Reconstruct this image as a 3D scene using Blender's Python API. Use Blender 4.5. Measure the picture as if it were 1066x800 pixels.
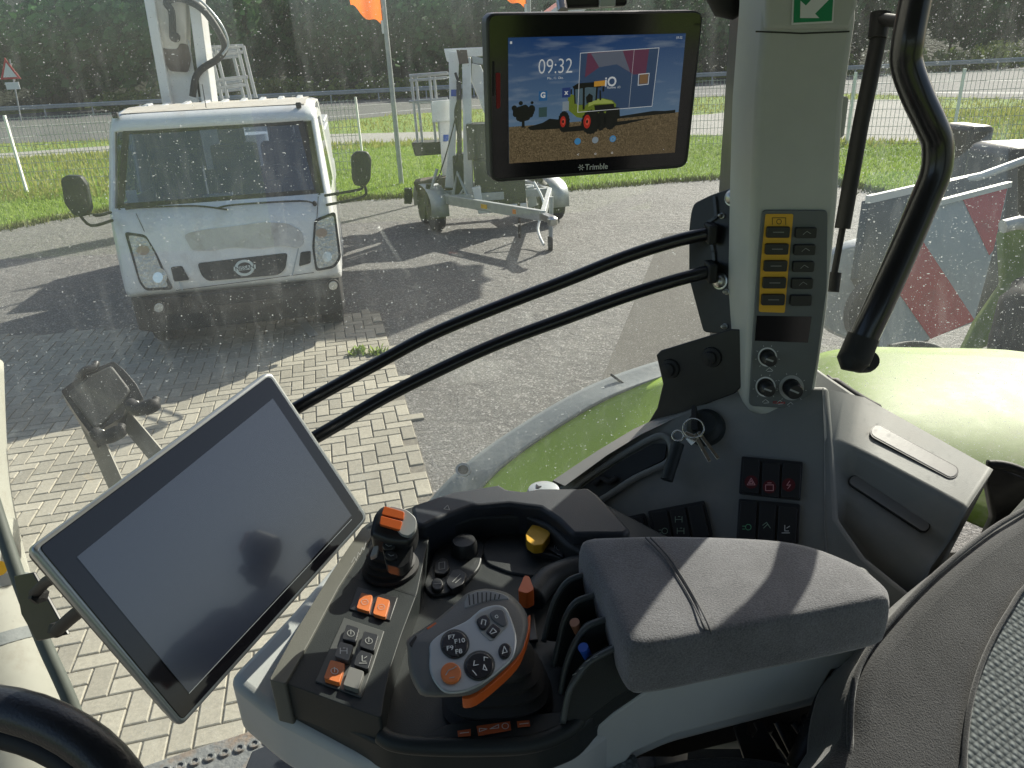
import bpy, bmesh, math, random
from mathutils import Vector, Matrix
random.seed(7)
R_ = math.radians
for o in list(bpy.data.objects): bpy.data.objects.remove(o)
scene = bpy.context.scene
COL = scene.collection

# ------------------------------------------------------------ camera
H = 2.4
TH, RHO, FPX = R_(23.27), R_(2.77), 775.0
F = Vector((0, math.cos(TH), -math.sin(TH))); U = Vector((0, math.sin(TH), math.cos(TH))); X = Vector((1, 0, 0))
RT = X*math.cos(RHO) - U*math.sin(RHO); UP = X*math.sin(RHO) + U*math.cos(RHO)
CAM = Vector((0, 0, H))
cd = bpy.data.cameras.new('camera'); cam = bpy.data.objects.new('camera', cd); COL.objects.link(cam)
cd.sensor_width = 36; cd.lens = 36*FPX/1066; cd.clip_start = .02; cd.clip_end = 2000
M4 = Matrix((RT, UP, -F)).transposed().to_4x4(); M4.translation = CAM
cam.matrix_world = M4
scene.camera = cam

# ------------------------------------------------------------ light
SUN_AZ, SUN_EL = 37.0, 32.0       # azimuth to the right of +Y
w = bpy.data.worlds.new('World'); scene.world = w; w.use_nodes = True
nt = w.node_tree; bg = nt.nodes['Background']
sky = nt.nodes.new('ShaderNodeTexSky'); sky.sky_type = 'NISHITA'; sky.sun_disc = False
sky.sun_elevation = R_(SUN_EL); sky.sun_rotation = R_(SUN_AZ); sky.air_density = 1.0; sky.dust_density = 2.5
nt.links.new(sky.outputs[0], bg.inputs[0]); bg.inputs[1].default_value = 0.09
sd = bpy.data.lights.new('sun', 'SUN'); sd.energy = 5.0; sd.angle = R_(0.5); sd.color = (1, .94, .84)
so = bpy.data.objects.new('sun', sd); COL.objects.link(so)
a, e = R_(SUN_AZ), R_(SUN_EL)
sdir = Vector((math.sin(a)*math.cos(e), math.cos(a)*math.cos(e), math.sin(e)))
so.rotation_euler = sdir.to_track_quat('Z', 'Y').to_euler(); so.location = (20, 30, 30)
vs = scene.view_settings
vs.view_transform = 'Standard'; vs.look = 'None'; vs.gamma = 1; vs.exposure = 0.75; vs.use_curve_mapping = False
scene.cycles.transparent_max_bounces = 24

# ------------------------------------------------------------ geometry helpers
def ray(x, y): return F + RT*((x-533)/FPX) + UP*((400-y)/FPX)
def P(x, y, d): return CAM + ray(x, y)*d
def atZ(x, y, z=0.0):
    r = ray(x, y); return CAM + r*((z-H)/r.z)
def atY(x, y, yy):
    r = ray(x, y); return CAM + r*(yy/r.y)
class Plane:
    def __init__(s, p, n):
        s.p = Vector(p); s.n = Vector(n).normalized()
        if s.n.dot(CAM - s.p) < 0: s.n = -s.n
    def __call__(s, x, y, off=0.0):
        r = ray(x, y); q = s.p + s.n*off
        return CAM + r*((q-CAM).dot(s.n)/r.dot(s.n))
def plane3(a, b, c): return Plane(a, (b-a).cross(c-a))
def hplane(h): return Plane((0, 0, H+h), (0, 0, 1))

LOC = {}
def empty(name, label, cat, loc=(0, 0, 0), group=None):
    o = bpy.data.objects.new(name, None); COL.objects.link(o); o.location = loc; o.empty_display_size = .1
    o['label'] = label; o['category'] = cat
    if group: o['group'] = group
    LOC[o] = Vector(loc); return o
def tag(o, label, cat, group=None):
    o['label'] = label; o['category'] = cat
    if group: o['group'] = group
    return o
def obj(name, verts, faces, mat, parent=None, smooth=None, bevel=0, seg=3, subsurf=0, label=None):
    verts = [Vector(v) for v in verts]
    lo = Vector([min(v[i] for v in verts) for i in range(3)]); hi = Vector([max(v[i] for v in verts) for i in range(3)])
    c = (lo+hi)/2
    me = bpy.data.meshes.new(name); me.from_pydata([v-c for v in verts], [], faces); me.validate()
    bm = bmesh.new(); bm.from_mesh(me); bmesh.ops.recalc_face_normals(bm, faces=bm.faces); bm.to_mesh(me); bm.free()
    me.materials.append(mat)
    o = bpy.data.objects.new(name, me); COL.objects.link(o)
    LOC[o] = c; o.location = c
    if parent: o.parent = parent; o.location = c - LOC[parent]
    if smooth is not None:
        for p in me.polygons: p.use_smooth = True
        if smooth < 180: me.set_sharp_from_angle(angle=R_(smooth))
    if bevel:
        m = o.modifiers.new('b', 'BEVEL'); m.width = bevel; m.segments = seg; m.limit_method = 'ANGLE'; m.angle_limit = R_(28)
        for p in me.polygons: p.use_smooth = True
        me.set_sharp_from_angle(angle=R_(50)); 
        m.harden_normals = False
    if subsurf:
        m = o.modifiers.new('s', 'SUBSURF'); m.levels = subsurf; m.render_levels = subsurf
        for p in me.polygons: p.use_smooth = True
    if label: o['label'] = label
    return o
class MB:
    def __init__(s): s.v = []; s.f = []
    def add(s, v, f):
        n = len(s.v); s.v += [Vector(q) for q in v]; s.f += [[i+n for i in g] for g in f]; return s
    def beam(s, a, b, w, h, up=(0, 0, 1)):
        a, b, up = Vector(a), Vector(b), Vector(up); t = (b-a).normalized(); sd_ = t.cross(up)
        if sd_.length < 1e-3: sd_ = t.cross(Vector((1, 0, 0)))
        sd_.normalize(); u = sd_.cross(t).normalized(); v = []
        for q in (a, b):
            for i, j in ((-1, -1), (1, -1), (1, 1), (-1, 1)): v.append(q + sd_*(i*w/2) + u*(j*h/2))
        return s.add(v, [[0, 1, 2, 3], [7, 6, 5, 4], [0, 4, 5, 1], [1, 5, 6, 2], [2, 6, 7, 3], [3, 7, 4, 0]])
    def box(s, c, sx, sy, sz, rz=0, ax=None):
        c = Vector(c); ca, sa = math.cos(rz), math.sin(rz)
        A = ax or (Vector((ca, sa, 0)), Vector((-sa, ca, 0)), Vector((0, 0, 1)))
        v = [c + A[0]*(i*sx/2) + A[1]*(j*sy/2) + A[2]*(k*sz/2) for k in (-1, 1) for i, j in ((-1, -1), (1, -1), (1, 1), (-1, 1))]
        return s.add(v, [[0, 1, 2, 3], [7, 6, 5, 4], [0, 4, 5, 1], [1, 5, 6, 2], [2, 6, 7, 3], [3, 7, 4, 0]])
    def tube(s, pts, r, n=10, closed=False, smooth=0):
        pts = [Vector(p) for p in pts]
        if smooth: pts = spline(pts, smooth, closed)
        m = len(pts); rs = r if isinstance(r, (list, tuple)) else [r]*m
        if len(rs) != m: rs = [rs[min(len(rs)-1, int(i*(len(rs)-1)/(m-1)+.5))] for i in range(m)]
        base = len(s.v); nrm = None
        for i, p in enumerate(pts):
            t = (pts[(i+1) % m]-pts[i-1]) if closed else (pts[min(i+1, m-1)]-pts[max(i-1, 0)])
            t.normalize()
            if nrm is None: nrm = t.orthogonal().normalized()
            nrm = (nrm - t*nrm.dot(t)).normalized(); b = t.cross(nrm)
            for k in range(n):
                an = 2*math.pi*k/n; s.v.append(p + nrm*(math.cos(an)*rs[i]) + b*(math.sin(an)*rs[i]))
        for i in range(m if closed else m-1):
            j = (i+1) % m
            for k in range(n):
                s.f.append([base+i*n+k, base+i*n+(k+1) % n, base+j*n+(k+1) % n, base+j*n+k])
        if not closed:
            s.f.append([base+k for k in range(n)][::-1]); s.f.append([base+(m-1)*n+k for k in range(n)])
        return s
    def lathe(s, c, axis, prof, n=24, sq=0):
        c, ax = Vector(c), Vector(axis).normalized(); u = ax.orthogonal().normalized(); v = ax.cross(u); base = len(s.v)
        for (r, h) in prof:
            for k in range(n):
                an = 2*math.pi*k/n; q = 1.0
                s.v.append(c + ax*h + (u*math.cos(an)+v*math.sin(an))*r)
        m = len(prof)
        for i in range(m-1):
            for k in range(n):
                s.f.append([base+i*n+k, base+i*n+(k+1) % n, base+(i+1)*n+(k+1) % n, base+(i+1)*n+k])
        s.f.append([base+k for k in range(n)][::-1]); s.f.append([base+(m-1)*n+k for k in range(n)])
        return s
    def prism(s, pts, vec):
        n = len(pts); vec = Vector(vec); pts = [Vector(p) for p in pts]
        return s.add(pts+[p+vec for p in pts], [list(range(n)), list(range(2*n-1, n-1, -1))] + [[i, i+n, (i+1) % n+n, (i+1) % n] for i in range(n)])
    def ribbon(s, pts, wd, n, closed=False):
        n = Vector(n); pts = [Vector(p) for p in pts]
        if closed: pts = pts+[pts[0]]
        for a, b in zip(pts, pts[1:]):
            t = (b-a)
            if t.length < 1e-7: continue
            t.normalize(); q = t.cross(n).normalized()*(wd/2); e = t*(wd*.3)
            s.add([a-e-q, b+e-q, b+e+q, a-e+q], [[0, 1, 2, 3]])
        return s
    def build(s, name, mat, parent=None, **k): return obj(name, s.v, s.f, mat, parent, **k)
def spline(pts, k, closed=False):
    out = []; m = len(pts)
    for i in range(m if closed else m-1):
        if closed: a, b, c, d = pts[i-1], pts[i], pts[(i+1) % m], pts[(i+2) % m]
        else: a, b, c, d = pts[max(i-1, 0)], pts[i], pts[i+1], pts[min(i+2, m-1)]
        for j in range(k):
            t = j/k; out.append(.5*((2*b)+(c-a)*t+(2*a-5*b+4*c-d)*t*t+(3*b-a-3*c+d)*t**3))
    if not closed: out.append(pts[-1])
    return out
def rnd(pts, r, k=4):
    """round the corners of a polygon of points (2-D tuples or Vectors)"""
    pts = [Vector(p) for p in pts]; out = []; n = len(pts)
    for i in range(n):
        a, b, c = pts[i-1], pts[i], pts[(i+1) % n]
        l1, l2 = (a-b).length, (c-b).length; q = min(r, l1*.45, l2*.45)
        p, s_ = b+(a-b)*(q/l1), b+(c-b)*(q/l2)
        for j in range(k+1):
            t = j/k; out.append((1-t)**2*p + 2*t*(1-t)*b + t*t*s_)
    return out
def slab(name, px, pl, th, mat, parent=None, off=0.0, r=0, bevel=0.0, seg=3, sm=0, **k):
    """solid plate: outline given on plane pl, lifted by off, th thick backwards"""
    q = [Vector((x, y, 0)) for x, y in px]
    if sm: q = spline(q, sm, True)
    if r: q = rnd(q, r)
    pts = [pl(p.x, p.y, off) for p in q]
    return MB().prism(pts, -pl.n*th).build(name, mat, parent, bevel=bevel, seg=seg, **({'smooth': 40} if not bevel else {}), **k)
def slab_z(name, px, z, th, mat, parent=None, **k): return slab(name, px, Plane((0, 0, z), (0, 0, 1)), th, mat, parent, **k)
def circ(x, y, rx, ry=None, n=20, rot=0):
    ry = ry or rx; c, s_ = math.cos(rot), math.sin(rot)
    return [(x+rx*math.cos(2*math.pi*i/n)*c-ry*math.sin(2*math.pi*i/n)*s_, y+rx*math.cos(2*math.pi*i/n)*s_+ry*math.sin(2*math.pi*i/n)*c) for i in range(n)]
def marks(name, lines, pl, wd, mat, parent, off=.0008):
    m = MB()
    for ln in lines: m.ribbon([pl(x, y, off) for x, y in ln], wd, pl.n)
    return m.build(name, mat, parent)
def text(name, s, p, right, up, size, mat, parent=None, ext=.0, bold=.0, sx=1.0):
    cu = bpy.data.curves.new('t', 'FONT'); cu.body = s; cu.size = size; cu.align_x = 'CENTER'; cu.align_y = 'CENTER'; cu.extrude = ext; cu.offset = bold; cu.resolution_u = 3
    to = bpy.data.objects.new('t', cu); COL.objects.link(to); dg = bpy.context.evaluated_depsgraph_get()
    me = bpy.data.meshes.new_from_object(to.evaluated_get(dg)); bpy.data.objects.remove(to)
    right, up = Vector(right).normalized(), Vector(up); up = (up-right*up.dot(right)).normalized(); n = right.cross(up)
    v = [Vector(p)+right*(q.co.x*sx)+up*q.co.y+n*q.co.z for q in me.vertices]; f = [list(g.vertices) for g in me.polygons]
    bpy.data.meshes.remove(me)
    return obj(name, v, f, mat, parent)
def ptext(name, s, x, y, dx, dy, pl, size, mat, parent, off=.0008, **k):
    """text centred at pixel, baseline direction (dx,dy) in the picture"""
    c = pl(x, y, off); r = (pl(x+dx, y+dy, off)-c).normalized(); u = pl.n.cross(r)
    return text(name, s, c, r, u, size, mat, parent, **k)

# ------------------------------------------------------------ materials
def mat(name, col, rough=.5, metal=0, bump=0, bscale=300, var=0, vscale=8, coat=0, spec=.5, emit=None, dirt=None):
    m = bpy.data.materials.new(name); m.use_nodes = True; t = m.node_tree; b = t.nodes['Principled BSDF']
    b.inputs['Base Color'].default_value = (*col, 1); b.inputs['Roughness'].default_value = rough; b.inputs['Metallic'].default_value = metal
    b.inputs['Coat Weight'].default_value = coat; b.inputs['Coat Roughness'].default_value = .08; b.inputs['Specular IOR Level'].default_value = spec
    tc = t.nodes.new('ShaderNodeTexCoord')
    if bump:
        n = t.nodes.new('ShaderNodeTexNoise'); n.inputs['Scale'].default_value = bscale; n.inputs['Detail'].default_value = 4
        bp = t.nodes.new('ShaderNodeBump'); bp.inputs['Strength'].default_value = bump; bp.inputs['Distance'].default_value = .5/bscale
        t.links.new(tc.outputs['Object'], n.inputs['Vector']); t.links.new(n.outputs['Fac'], bp.inputs['Height']); t.links.new(bp.outputs[0], b.inputs['Normal'])
    if var or dirt:
        n = t.nodes.new('ShaderNodeTexNoise'); n.inputs['Scale'].default_value = vscale; n.inputs['Detail'].default_value = 6; n.inputs['Roughness'].default_value = .65
        t.links.new(tc.outputs['Object'], n.inputs['Vector'])
        r = t.nodes.new('ShaderNodeValToRGB'); r.color_ramp.elements[0].position = .3; r.color_ramp.elements[1].position = .7
        c2 = dirt or tuple(min(1, c*(1+var)) for c in col); c1 = col if dirt else tuple(c*(1-var) for c in col)
        if dirt: r.color_ramp.elements[0].position = .5; r.color_ramp.elements[1].position = .8
        r.color_ramp.elements[0].color = (*c1, 1); r.color_ramp.elements[1].color = (*c2, 1)
        t.links.new(n.outputs['Fac'], r.inputs[0]); t.links.new(r.outputs[0], b.inputs['Base Color'])
        rr = t.nodes.new('ShaderNodeMapRange'); rr.inputs['To Min'].default_value = max(0, rough-.08); rr.inputs['To Max'].default_value = min(1, rough+.1)
        t.links.new(n.outputs['Fac'], rr.inputs['Value']); t.links.new(rr.outputs[0], b.inputs['Roughness'])
    if emit: b.inputs['Emission Color'].default_value = (*col, 1); b.inputs['Emission Strength'].default_value = emit
    return m
m_trim = mat('pillar_plastic', (.49, .51, .465), .55, bump=.25, bscale=900, var=.05, vscale=14)
m_side = mat('side_plastic', (.215, .222, .208), .55, bump=.35, bscale=900, var=.07, vscale=10, dirt=(.28, .27, .245))
m_insert = mat('insert_plastic', (.25, .245, .235), .4, bump=.1, bscale=500, var=.06)
m_shell = mat('shell_plastic', (.48, .50, .485), .5, bump=.25, bscale=900, var=.05)
m_dark = mat('dark_plastic', (.022, .026, .027), .5, bump=.35, bscale=900, var=.12, vscale=18)
m_dark2 = mat('console_plastic', (.024, .029, .029), .5, spec=.35, bump=.35, bscale=900, var=.12, vscale=18)
m_blue = mat('cap_plastic', (.022, .027, .035), .5, bump=.4, bscale=800, var=.1)
m_black = mat('black_paint', (.012, .012, .013), .35, var=.2, vscale=12, dirt=(.03, .03, .028))
m_rubber = mat('rubber', (.015, .015, .015), .65, bump=.2, bscale=400, var=.2)
m_gloss = mat('black_gloss', (.008, .008, .009), .12, coat=.5)
m_tube = mat('black_powder_coat', (.010, .010, .012), .28, bump=.08, bscale=500, coat=.3)
m_but = mat('button_black', (.024, .025, .026), .38, bump=.15, bscale=900)
m_orange = mat('button_orange', (.62, .17, .04), .45, bump=.15, bscale=900, var=.08)
m_orange2 = mat('orange_trim', (.62, .12, .02), .4, var=.06)
m_yellow = mat('yellow_plastic', (.75, .42, .03), .45, bump=.1, bscale=700, var=.06)
m_white = mat('white_print', (.75, .77, .75), .6)
m_dim = mat('dim_print', (.32, .33, .32), .6)
m_redp = mat('red_print', (.5, .02, .02), .6)
m_grnp = mat('green_print', (.15, .5, .25), .6)
m_silver = mat('silver_plastic', (.42, .45, .46), .3, metal=.35, var=.04)
m_alu = mat('aluminium_frame', (.42, .44, .44), .33, metal=.7, var=.05)
m_steel = mat('steel', (.55, .55, .52), .3, metal=1, bump=.1, bscale=200, var=.1)
m_hand = mat('handle_plastic', (.13, .13, .125), .5, bump=.3, bscale=900, var=.06)
m_galv = mat('galvanised_steel', (.40, .42, .43), .5, metal=.4, bump=.15, bscale=60, var=.15, vscale=9)
m_rust = mat('rusty_step', (.20, .21, .21), .7, metal=.2, bump=.5, bscale=90, vscale=14, dirt=(.28, .16, .07))
m_tpaint = mat('white_truck_paint', (.80, .81, .80), .3, coat=.4, vscale=5, dirt=(.66, .64, .60))
m_roofp = mat('weathered_white_roof', (.62, .58, .50), .5, vscale=6, dirt=(.42, .36, .28))
m_bonnet_refl = mat('bonnet_reflection_tone', (.60, .58, .55), .35, vscale=6, dirt=(.40, .35, .31))  # brown-grey tone that paints a reflection on the bonnet
m_green = mat('green_paint', (.30, .45, .05), .32, coat=.25, vscale=9, dirt=(.36, .48, .12), bump=.05, bscale=60)
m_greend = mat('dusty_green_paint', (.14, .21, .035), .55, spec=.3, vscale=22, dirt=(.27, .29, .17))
m_fgrey = mat('fender_grey', (.20, .22, .22), .45, vscale=15, dirt=(.28, .29, .27), bump=.15, bscale=80)
m_cream = mat('cream_cover', (.36, .36, .31), .55, vscale=16, dirt=(.27, .25, .20))
m_wood = mat('bark', (.10, .08, .06), .9, bump=.5, bscale=20)
m_flag = mat('orange_flag', (.85, .16, .03), .7, bump=.1, bscale=60)
m_key = mat('key_metal', (.6, .58, .52), .25, metal=1)
m_brass = mat('copper_lever', (.42, .2, .12), .5)
m_bluel = mat('blue_lever', (.02, .09, .45), .45)
m_lens = mat('lamp_reflector', (.62, .60, .54), .25, metal=.35, bump=.8, bscale=35, var=.25, vscale=30)
m_lamp = mat('orange_lens', (.8, .25, .03), .3)
m_exitg = mat('sign_green', (.0, .25, .09), .5)
m_board_w = mat('board_white', (.38, .40, .38), .5, vscale=8, dirt=(.28, .29, .27))
m_board_r = mat('board_red', (.55, .02, .02), .5, vscale=10, dirt=(.30, .04, .035))
m_int = mat('truck_interior', (.035, .04, .05), .7, var=.2)
m_roofl = mat('headliner', (.10, .10, .10), .9)
m_panel = mat('panel_grey', (.13, .145, .145), .5, bump=.15, bscale=900, var=.05)
m_redd = mat('red_switch_field', (.10, .008, .01), .5)
m_dimg = mat('dim_green_print', (.3, .42, .32), .6)
m_rubber2 = mat('grey_rubber', (.045, .047, .045), .6, bump=.3, bscale=200, var=.25)
m_barz = mat('zinc_bar', (.22, .215, .19), .5, metal=.3, var=.15, vscale=30)
m_seal = mat('seal_greygreen', (.10, .115, .10), .6, var=.2)
m_leather = mat('black_leather', (.014, .015, .018), .38, bump=.4, bscale=350, coat=.15)
m_screen = mat('screen_glass', (.006, .006, .008), .06, coat=0, spec=.6)
m_display = mat('display_layer', (.018, .024, .042), .24, spec=1.0, coat=1)
m_display.node_tree.nodes['Principled BSDF'].inputs['Coat IOR'].default_value = 1.5
m_bodyt = mat('tablet_body', (.05, .052, .05), .4, bump=.15, bscale=600)
m_redbtn = mat('red_rubber', (.28, .01, .015), .5)
m_silver2 = mat('grey_button', (.35, .36, .35), .4, var=.05)
m_silver3 = mat('mid_grey_plastic', (.27, .28, .28), .42)
m_greyb = mat('light_button', (.16, .16, .15), .5)
m_greyb2 = mat('slate_button', (.10, .105, .11), .35)
m_gloss2 = mat('satin_black', (.014, .014, .016), .22)
m_panel2 = mat('panel_frame_grey', (.07, .075, .072), .5)
m_olive = mat('olive_side_plastic', (.12, .122, .105), .55, bump=.35, bscale=900, var=.08)
m_orangelab = mat('orange_label_film', (.45, .10, .03), .5)
m_brk = mat('dark_steel', (.06, .062, .065), .4, metal=.7, var=.3, vscale=40)
m_beltw = mat('white_plastic', (.62, .62, .58), .4)
m_belt = mat('brown_strap', (.10, .07, .045), .8, bump=.5, bscale=300)
m_seam = mat('seam_thread', (.08, .08, .085), .8)
def em(n, c, s=1.0):
    return mat(n, tuple(q*.55 for q in c), .3, emit=s*.36)
m_scrsky = bpy.data.materials.new('screen_sky_picture'); m_scrsky.use_nodes = True
_t = m_scrsky.node_tree; _b = _t.nodes['Principled BSDF']; _b.inputs['Base Color'].default_value = (.01, .01, .012, 1); _b.inputs['Roughness'].default_value = .15
_tc = _t.nodes.new('ShaderNodeTexCoord'); _sx = _t.nodes.new('ShaderNodeSeparateXYZ'); _r = _t.nodes.new('ShaderNodeValToRGB'); _t.links.new(_tc.outputs['Generated'], _sx.inputs[0]); _t.links.new(_sx.outputs[2], _r.inputs[0])
_r.color_ramp.elements[0].position = .25; _r.color_ramp.elements[0].color = (.12, .20, .29, 1); _r.color_ramp.elements[1].color = (.010, .045, .15, 1)
_cn = _t.nodes.new('ShaderNodeTexNoise'); _cn.inputs['Scale'].default_value = 3.5; _cn.inputs['Detail'].default_value = 6; _cm = _t.nodes.new('ShaderNodeMapping'); _cm.inputs['Scale'].default_value = (1, 1, 4.5)
_t.links.new(_tc.outputs['Generated'], _cm.inputs[0]); _t.links.new(_cm.outputs[0], _cn.inputs['Vector'])
_cr = _t.nodes.new('ShaderNodeMapRange'); _cr.inputs['From Min'].default_value = .52; _cr.inputs['From Max'].default_value = .75; _cr.inputs['To Max'].default_value = .5; _t.links.new(_cn.outputs[0], _cr.inputs['Value'])
_cx = _t.nodes.new('ShaderNodeMix'); _cx.data_type = 'RGBA'; _cx.inputs[7].default_value = (.28, .33, .38, 1); _t.links.new(_cr.outputs[0], _cx.inputs[0]); _t.links.new(_r.outputs[0], _cx.inputs[6])
_t.links.new(_cx.outputs[2], _b.inputs['Emission Color']); _b.inputs['Emission Strength'].default_value = .33
m_pfield = em('picture_stubble', (.13, .085, .035)); _t = m_pfield.node_tree; _b = _t.nodes['Principled BSDF']
_tc = _t.nodes.new('ShaderNodeTexCoord'); _n = _t.nodes.new('ShaderNodeTexNoise'); _n.inputs['Scale'].default_value = 900; _n.inputs['Detail'].default_value = 4; _r = _t.nodes.new('ShaderNodeValToRGB')
_r.color_ramp.elements[0].position = .4; _r.color_ramp.elements[1].position = .65; _r.color_ramp.elements[0].color = (.03, .022, .012, 1); _r.color_ramp.elements[1].color = (.20, .15, .085, 1)
_t.links.new(_tc.outputs['Object'], _n.inputs['Vector']); _t.links.new(_n.outputs[0], _r.inputs[0]); _t.links.new(_r.outputs[0], _b.inputs['Emission Color'])
m_pcloud = em('picture_pale', (.30, .36, .42)); m_pdark = em('picture_dark', (.012, .013, .012)); m_pgreen = em('picture_green', (.18, .24, .03)); m_pred = em('picture_red', (.5, .03, .02)); m_pglass = em('picture_glass', (.10, .16, .2))
m_pgreen2 = em('picture_lime', (.42, .50, .12)); m_pred2 = em('picture_bright_red', (.75, .10, .06)); m_pwhite = em('picture_white', (.8, .82, .85)); m_pwidget = em('picture_widget', (.05, .09, .18)); m_pmauve = em('picture_mauve', (.16, .05, .10)); m_pgrey = em('picture_grey', (.15, .17, .23)); m_porange = em('picture_orange', (.7, .35, .05))
m_picb = em('icon_blue', (.03, .14, .35)); m_picb2 = em('icon_navy', (.03, .06, .22)); m_picb3 = em('icon_sky', (.07, .3, .6)); m_picd = em('icon_dark', (.05, .10, .10)); m_pbrown = em('icon_brown', (.28, .16, .08))
m_edge = mat('pale_edge_plastic', (.075, .085, .085), .4)  # paler plastic for the tubes along the fin tops
m_wire = mat('zinc_wire', (.85, .86, .84), .6)
m_concrete = mat('concrete', (.3, .3, .29), .8, bump=.3, bscale=30, var=.1)

def fabric(name, col, sc=700, var=.35, bs=.8):
    m = mat(name, col, .95, spec=.15); t = m.node_tree; b = t.nodes['Principled BSDF']; L = t.links.new
    tc = t.nodes.new('ShaderNodeTexCoord')
    n = t.nodes.new('ShaderNodeTexNoise'); n.inputs['Scale'].default_value = sc; n.inputs['Detail'].default_value = 3
    n2 = t.nodes.new('ShaderNodeTexNoise'); n2.inputs['Scale'].default_value = 25; n2.inputs['Detail'].default_value = 5
    mx = t.nodes.new('ShaderNodeMath'); mx.operation = 'MULTIPLY_ADD'; mx.inputs[1].default_value = .35
    L(tc.outputs['Object'], n.inputs['Vector']); L(tc.outputs['Object'], n2.inputs['Vector']); L(n2.outputs['Fac'], mx.inputs[0])
    sc_ = t.nodes.new('ShaderNodeMath'); sc_.operation = 'MULTIPLY'; sc_.inputs[1].default_value = .65; L(n.outputs['Fac'], sc_.inputs[0]); L(sc_.outputs[0], mx.inputs[2])
    r = t.nodes.new('ShaderNodeValToRGB'); r.color_ramp.elements[0].position = .35; r.color_ramp.elements[1].position = .65
    r.color_ramp.elements[0].color = (*[c*(1-var) for c in col], 1); r.color_ramp.elements[1].color = (*[c*(1+var) for c in col], 1)
    L(mx.outputs[0], r.inputs[0]); L(r.outputs[0], b.inputs['Base Color'])
    bp = t.nodes.new('ShaderNodeBump'); bp.inputs['Strength'].default_value = bs; bp.inputs['Distance'].default_value = .0008; L(n.outputs['Fac'], bp.inputs['Height']); L(bp.outputs[0], b.inputs['Normal'])
    b.inputs['Sheen Weight'].default_value = .35; b.inputs['Sheen Roughness'].default_value = .5
    return m
m_pad = fabric('armrest_velour', (.15, .15, .158)); m_seat = fabric('seat_velour', (.066, .066, .067)); m_cush = fabric('cushion_velour', (.05, .05, .052))
def knit():
    m = mat('seat_spacer_mesh', (.2, .22, .22), .85); t = m.node_tree; b = t.nodes['Principled BSDF']; L = t.links.new
    tc = t.nodes.new('ShaderNodeTexCoord'); v = t.nodes.new('ShaderNodeTexVoronoi'); v.inputs['Scale'].default_value = 190; v.inputs['Randomness'].default_value = .2
    mp = t.nodes.new('ShaderNodeMapping'); mp.inputs['Rotation'].default_value = (.3, .2, .5); L(tc.outputs['Object'], mp.inputs[0]); L(mp.outputs[0], v.inputs['Vector'])
    r = t.nodes.new('ShaderNodeValToRGB'); r.color_ramp.elements[0].position = .25; r.color_ramp.elements[1].position = .6
    r.color_ramp.elements[0].color = (.23, .255, .255, 1); r.color_ramp.elements[1].color = (.12, .135, .135, 1)
    L(v.outputs['Distance'], r.inputs[0]); L(r.outputs[0], b.inputs['Base Color'])
    bp = t.nodes.new('ShaderNodeBump'); bp.invert = True; bp.inputs['Strength'].default_value = .8; bp.inputs['Distance'].default_value = .0016; L(v.outputs['Distance'], bp.inputs['Height']); L(bp.outputs[0], b.inputs['Normal'])
    return m
m_knit = knit()

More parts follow.
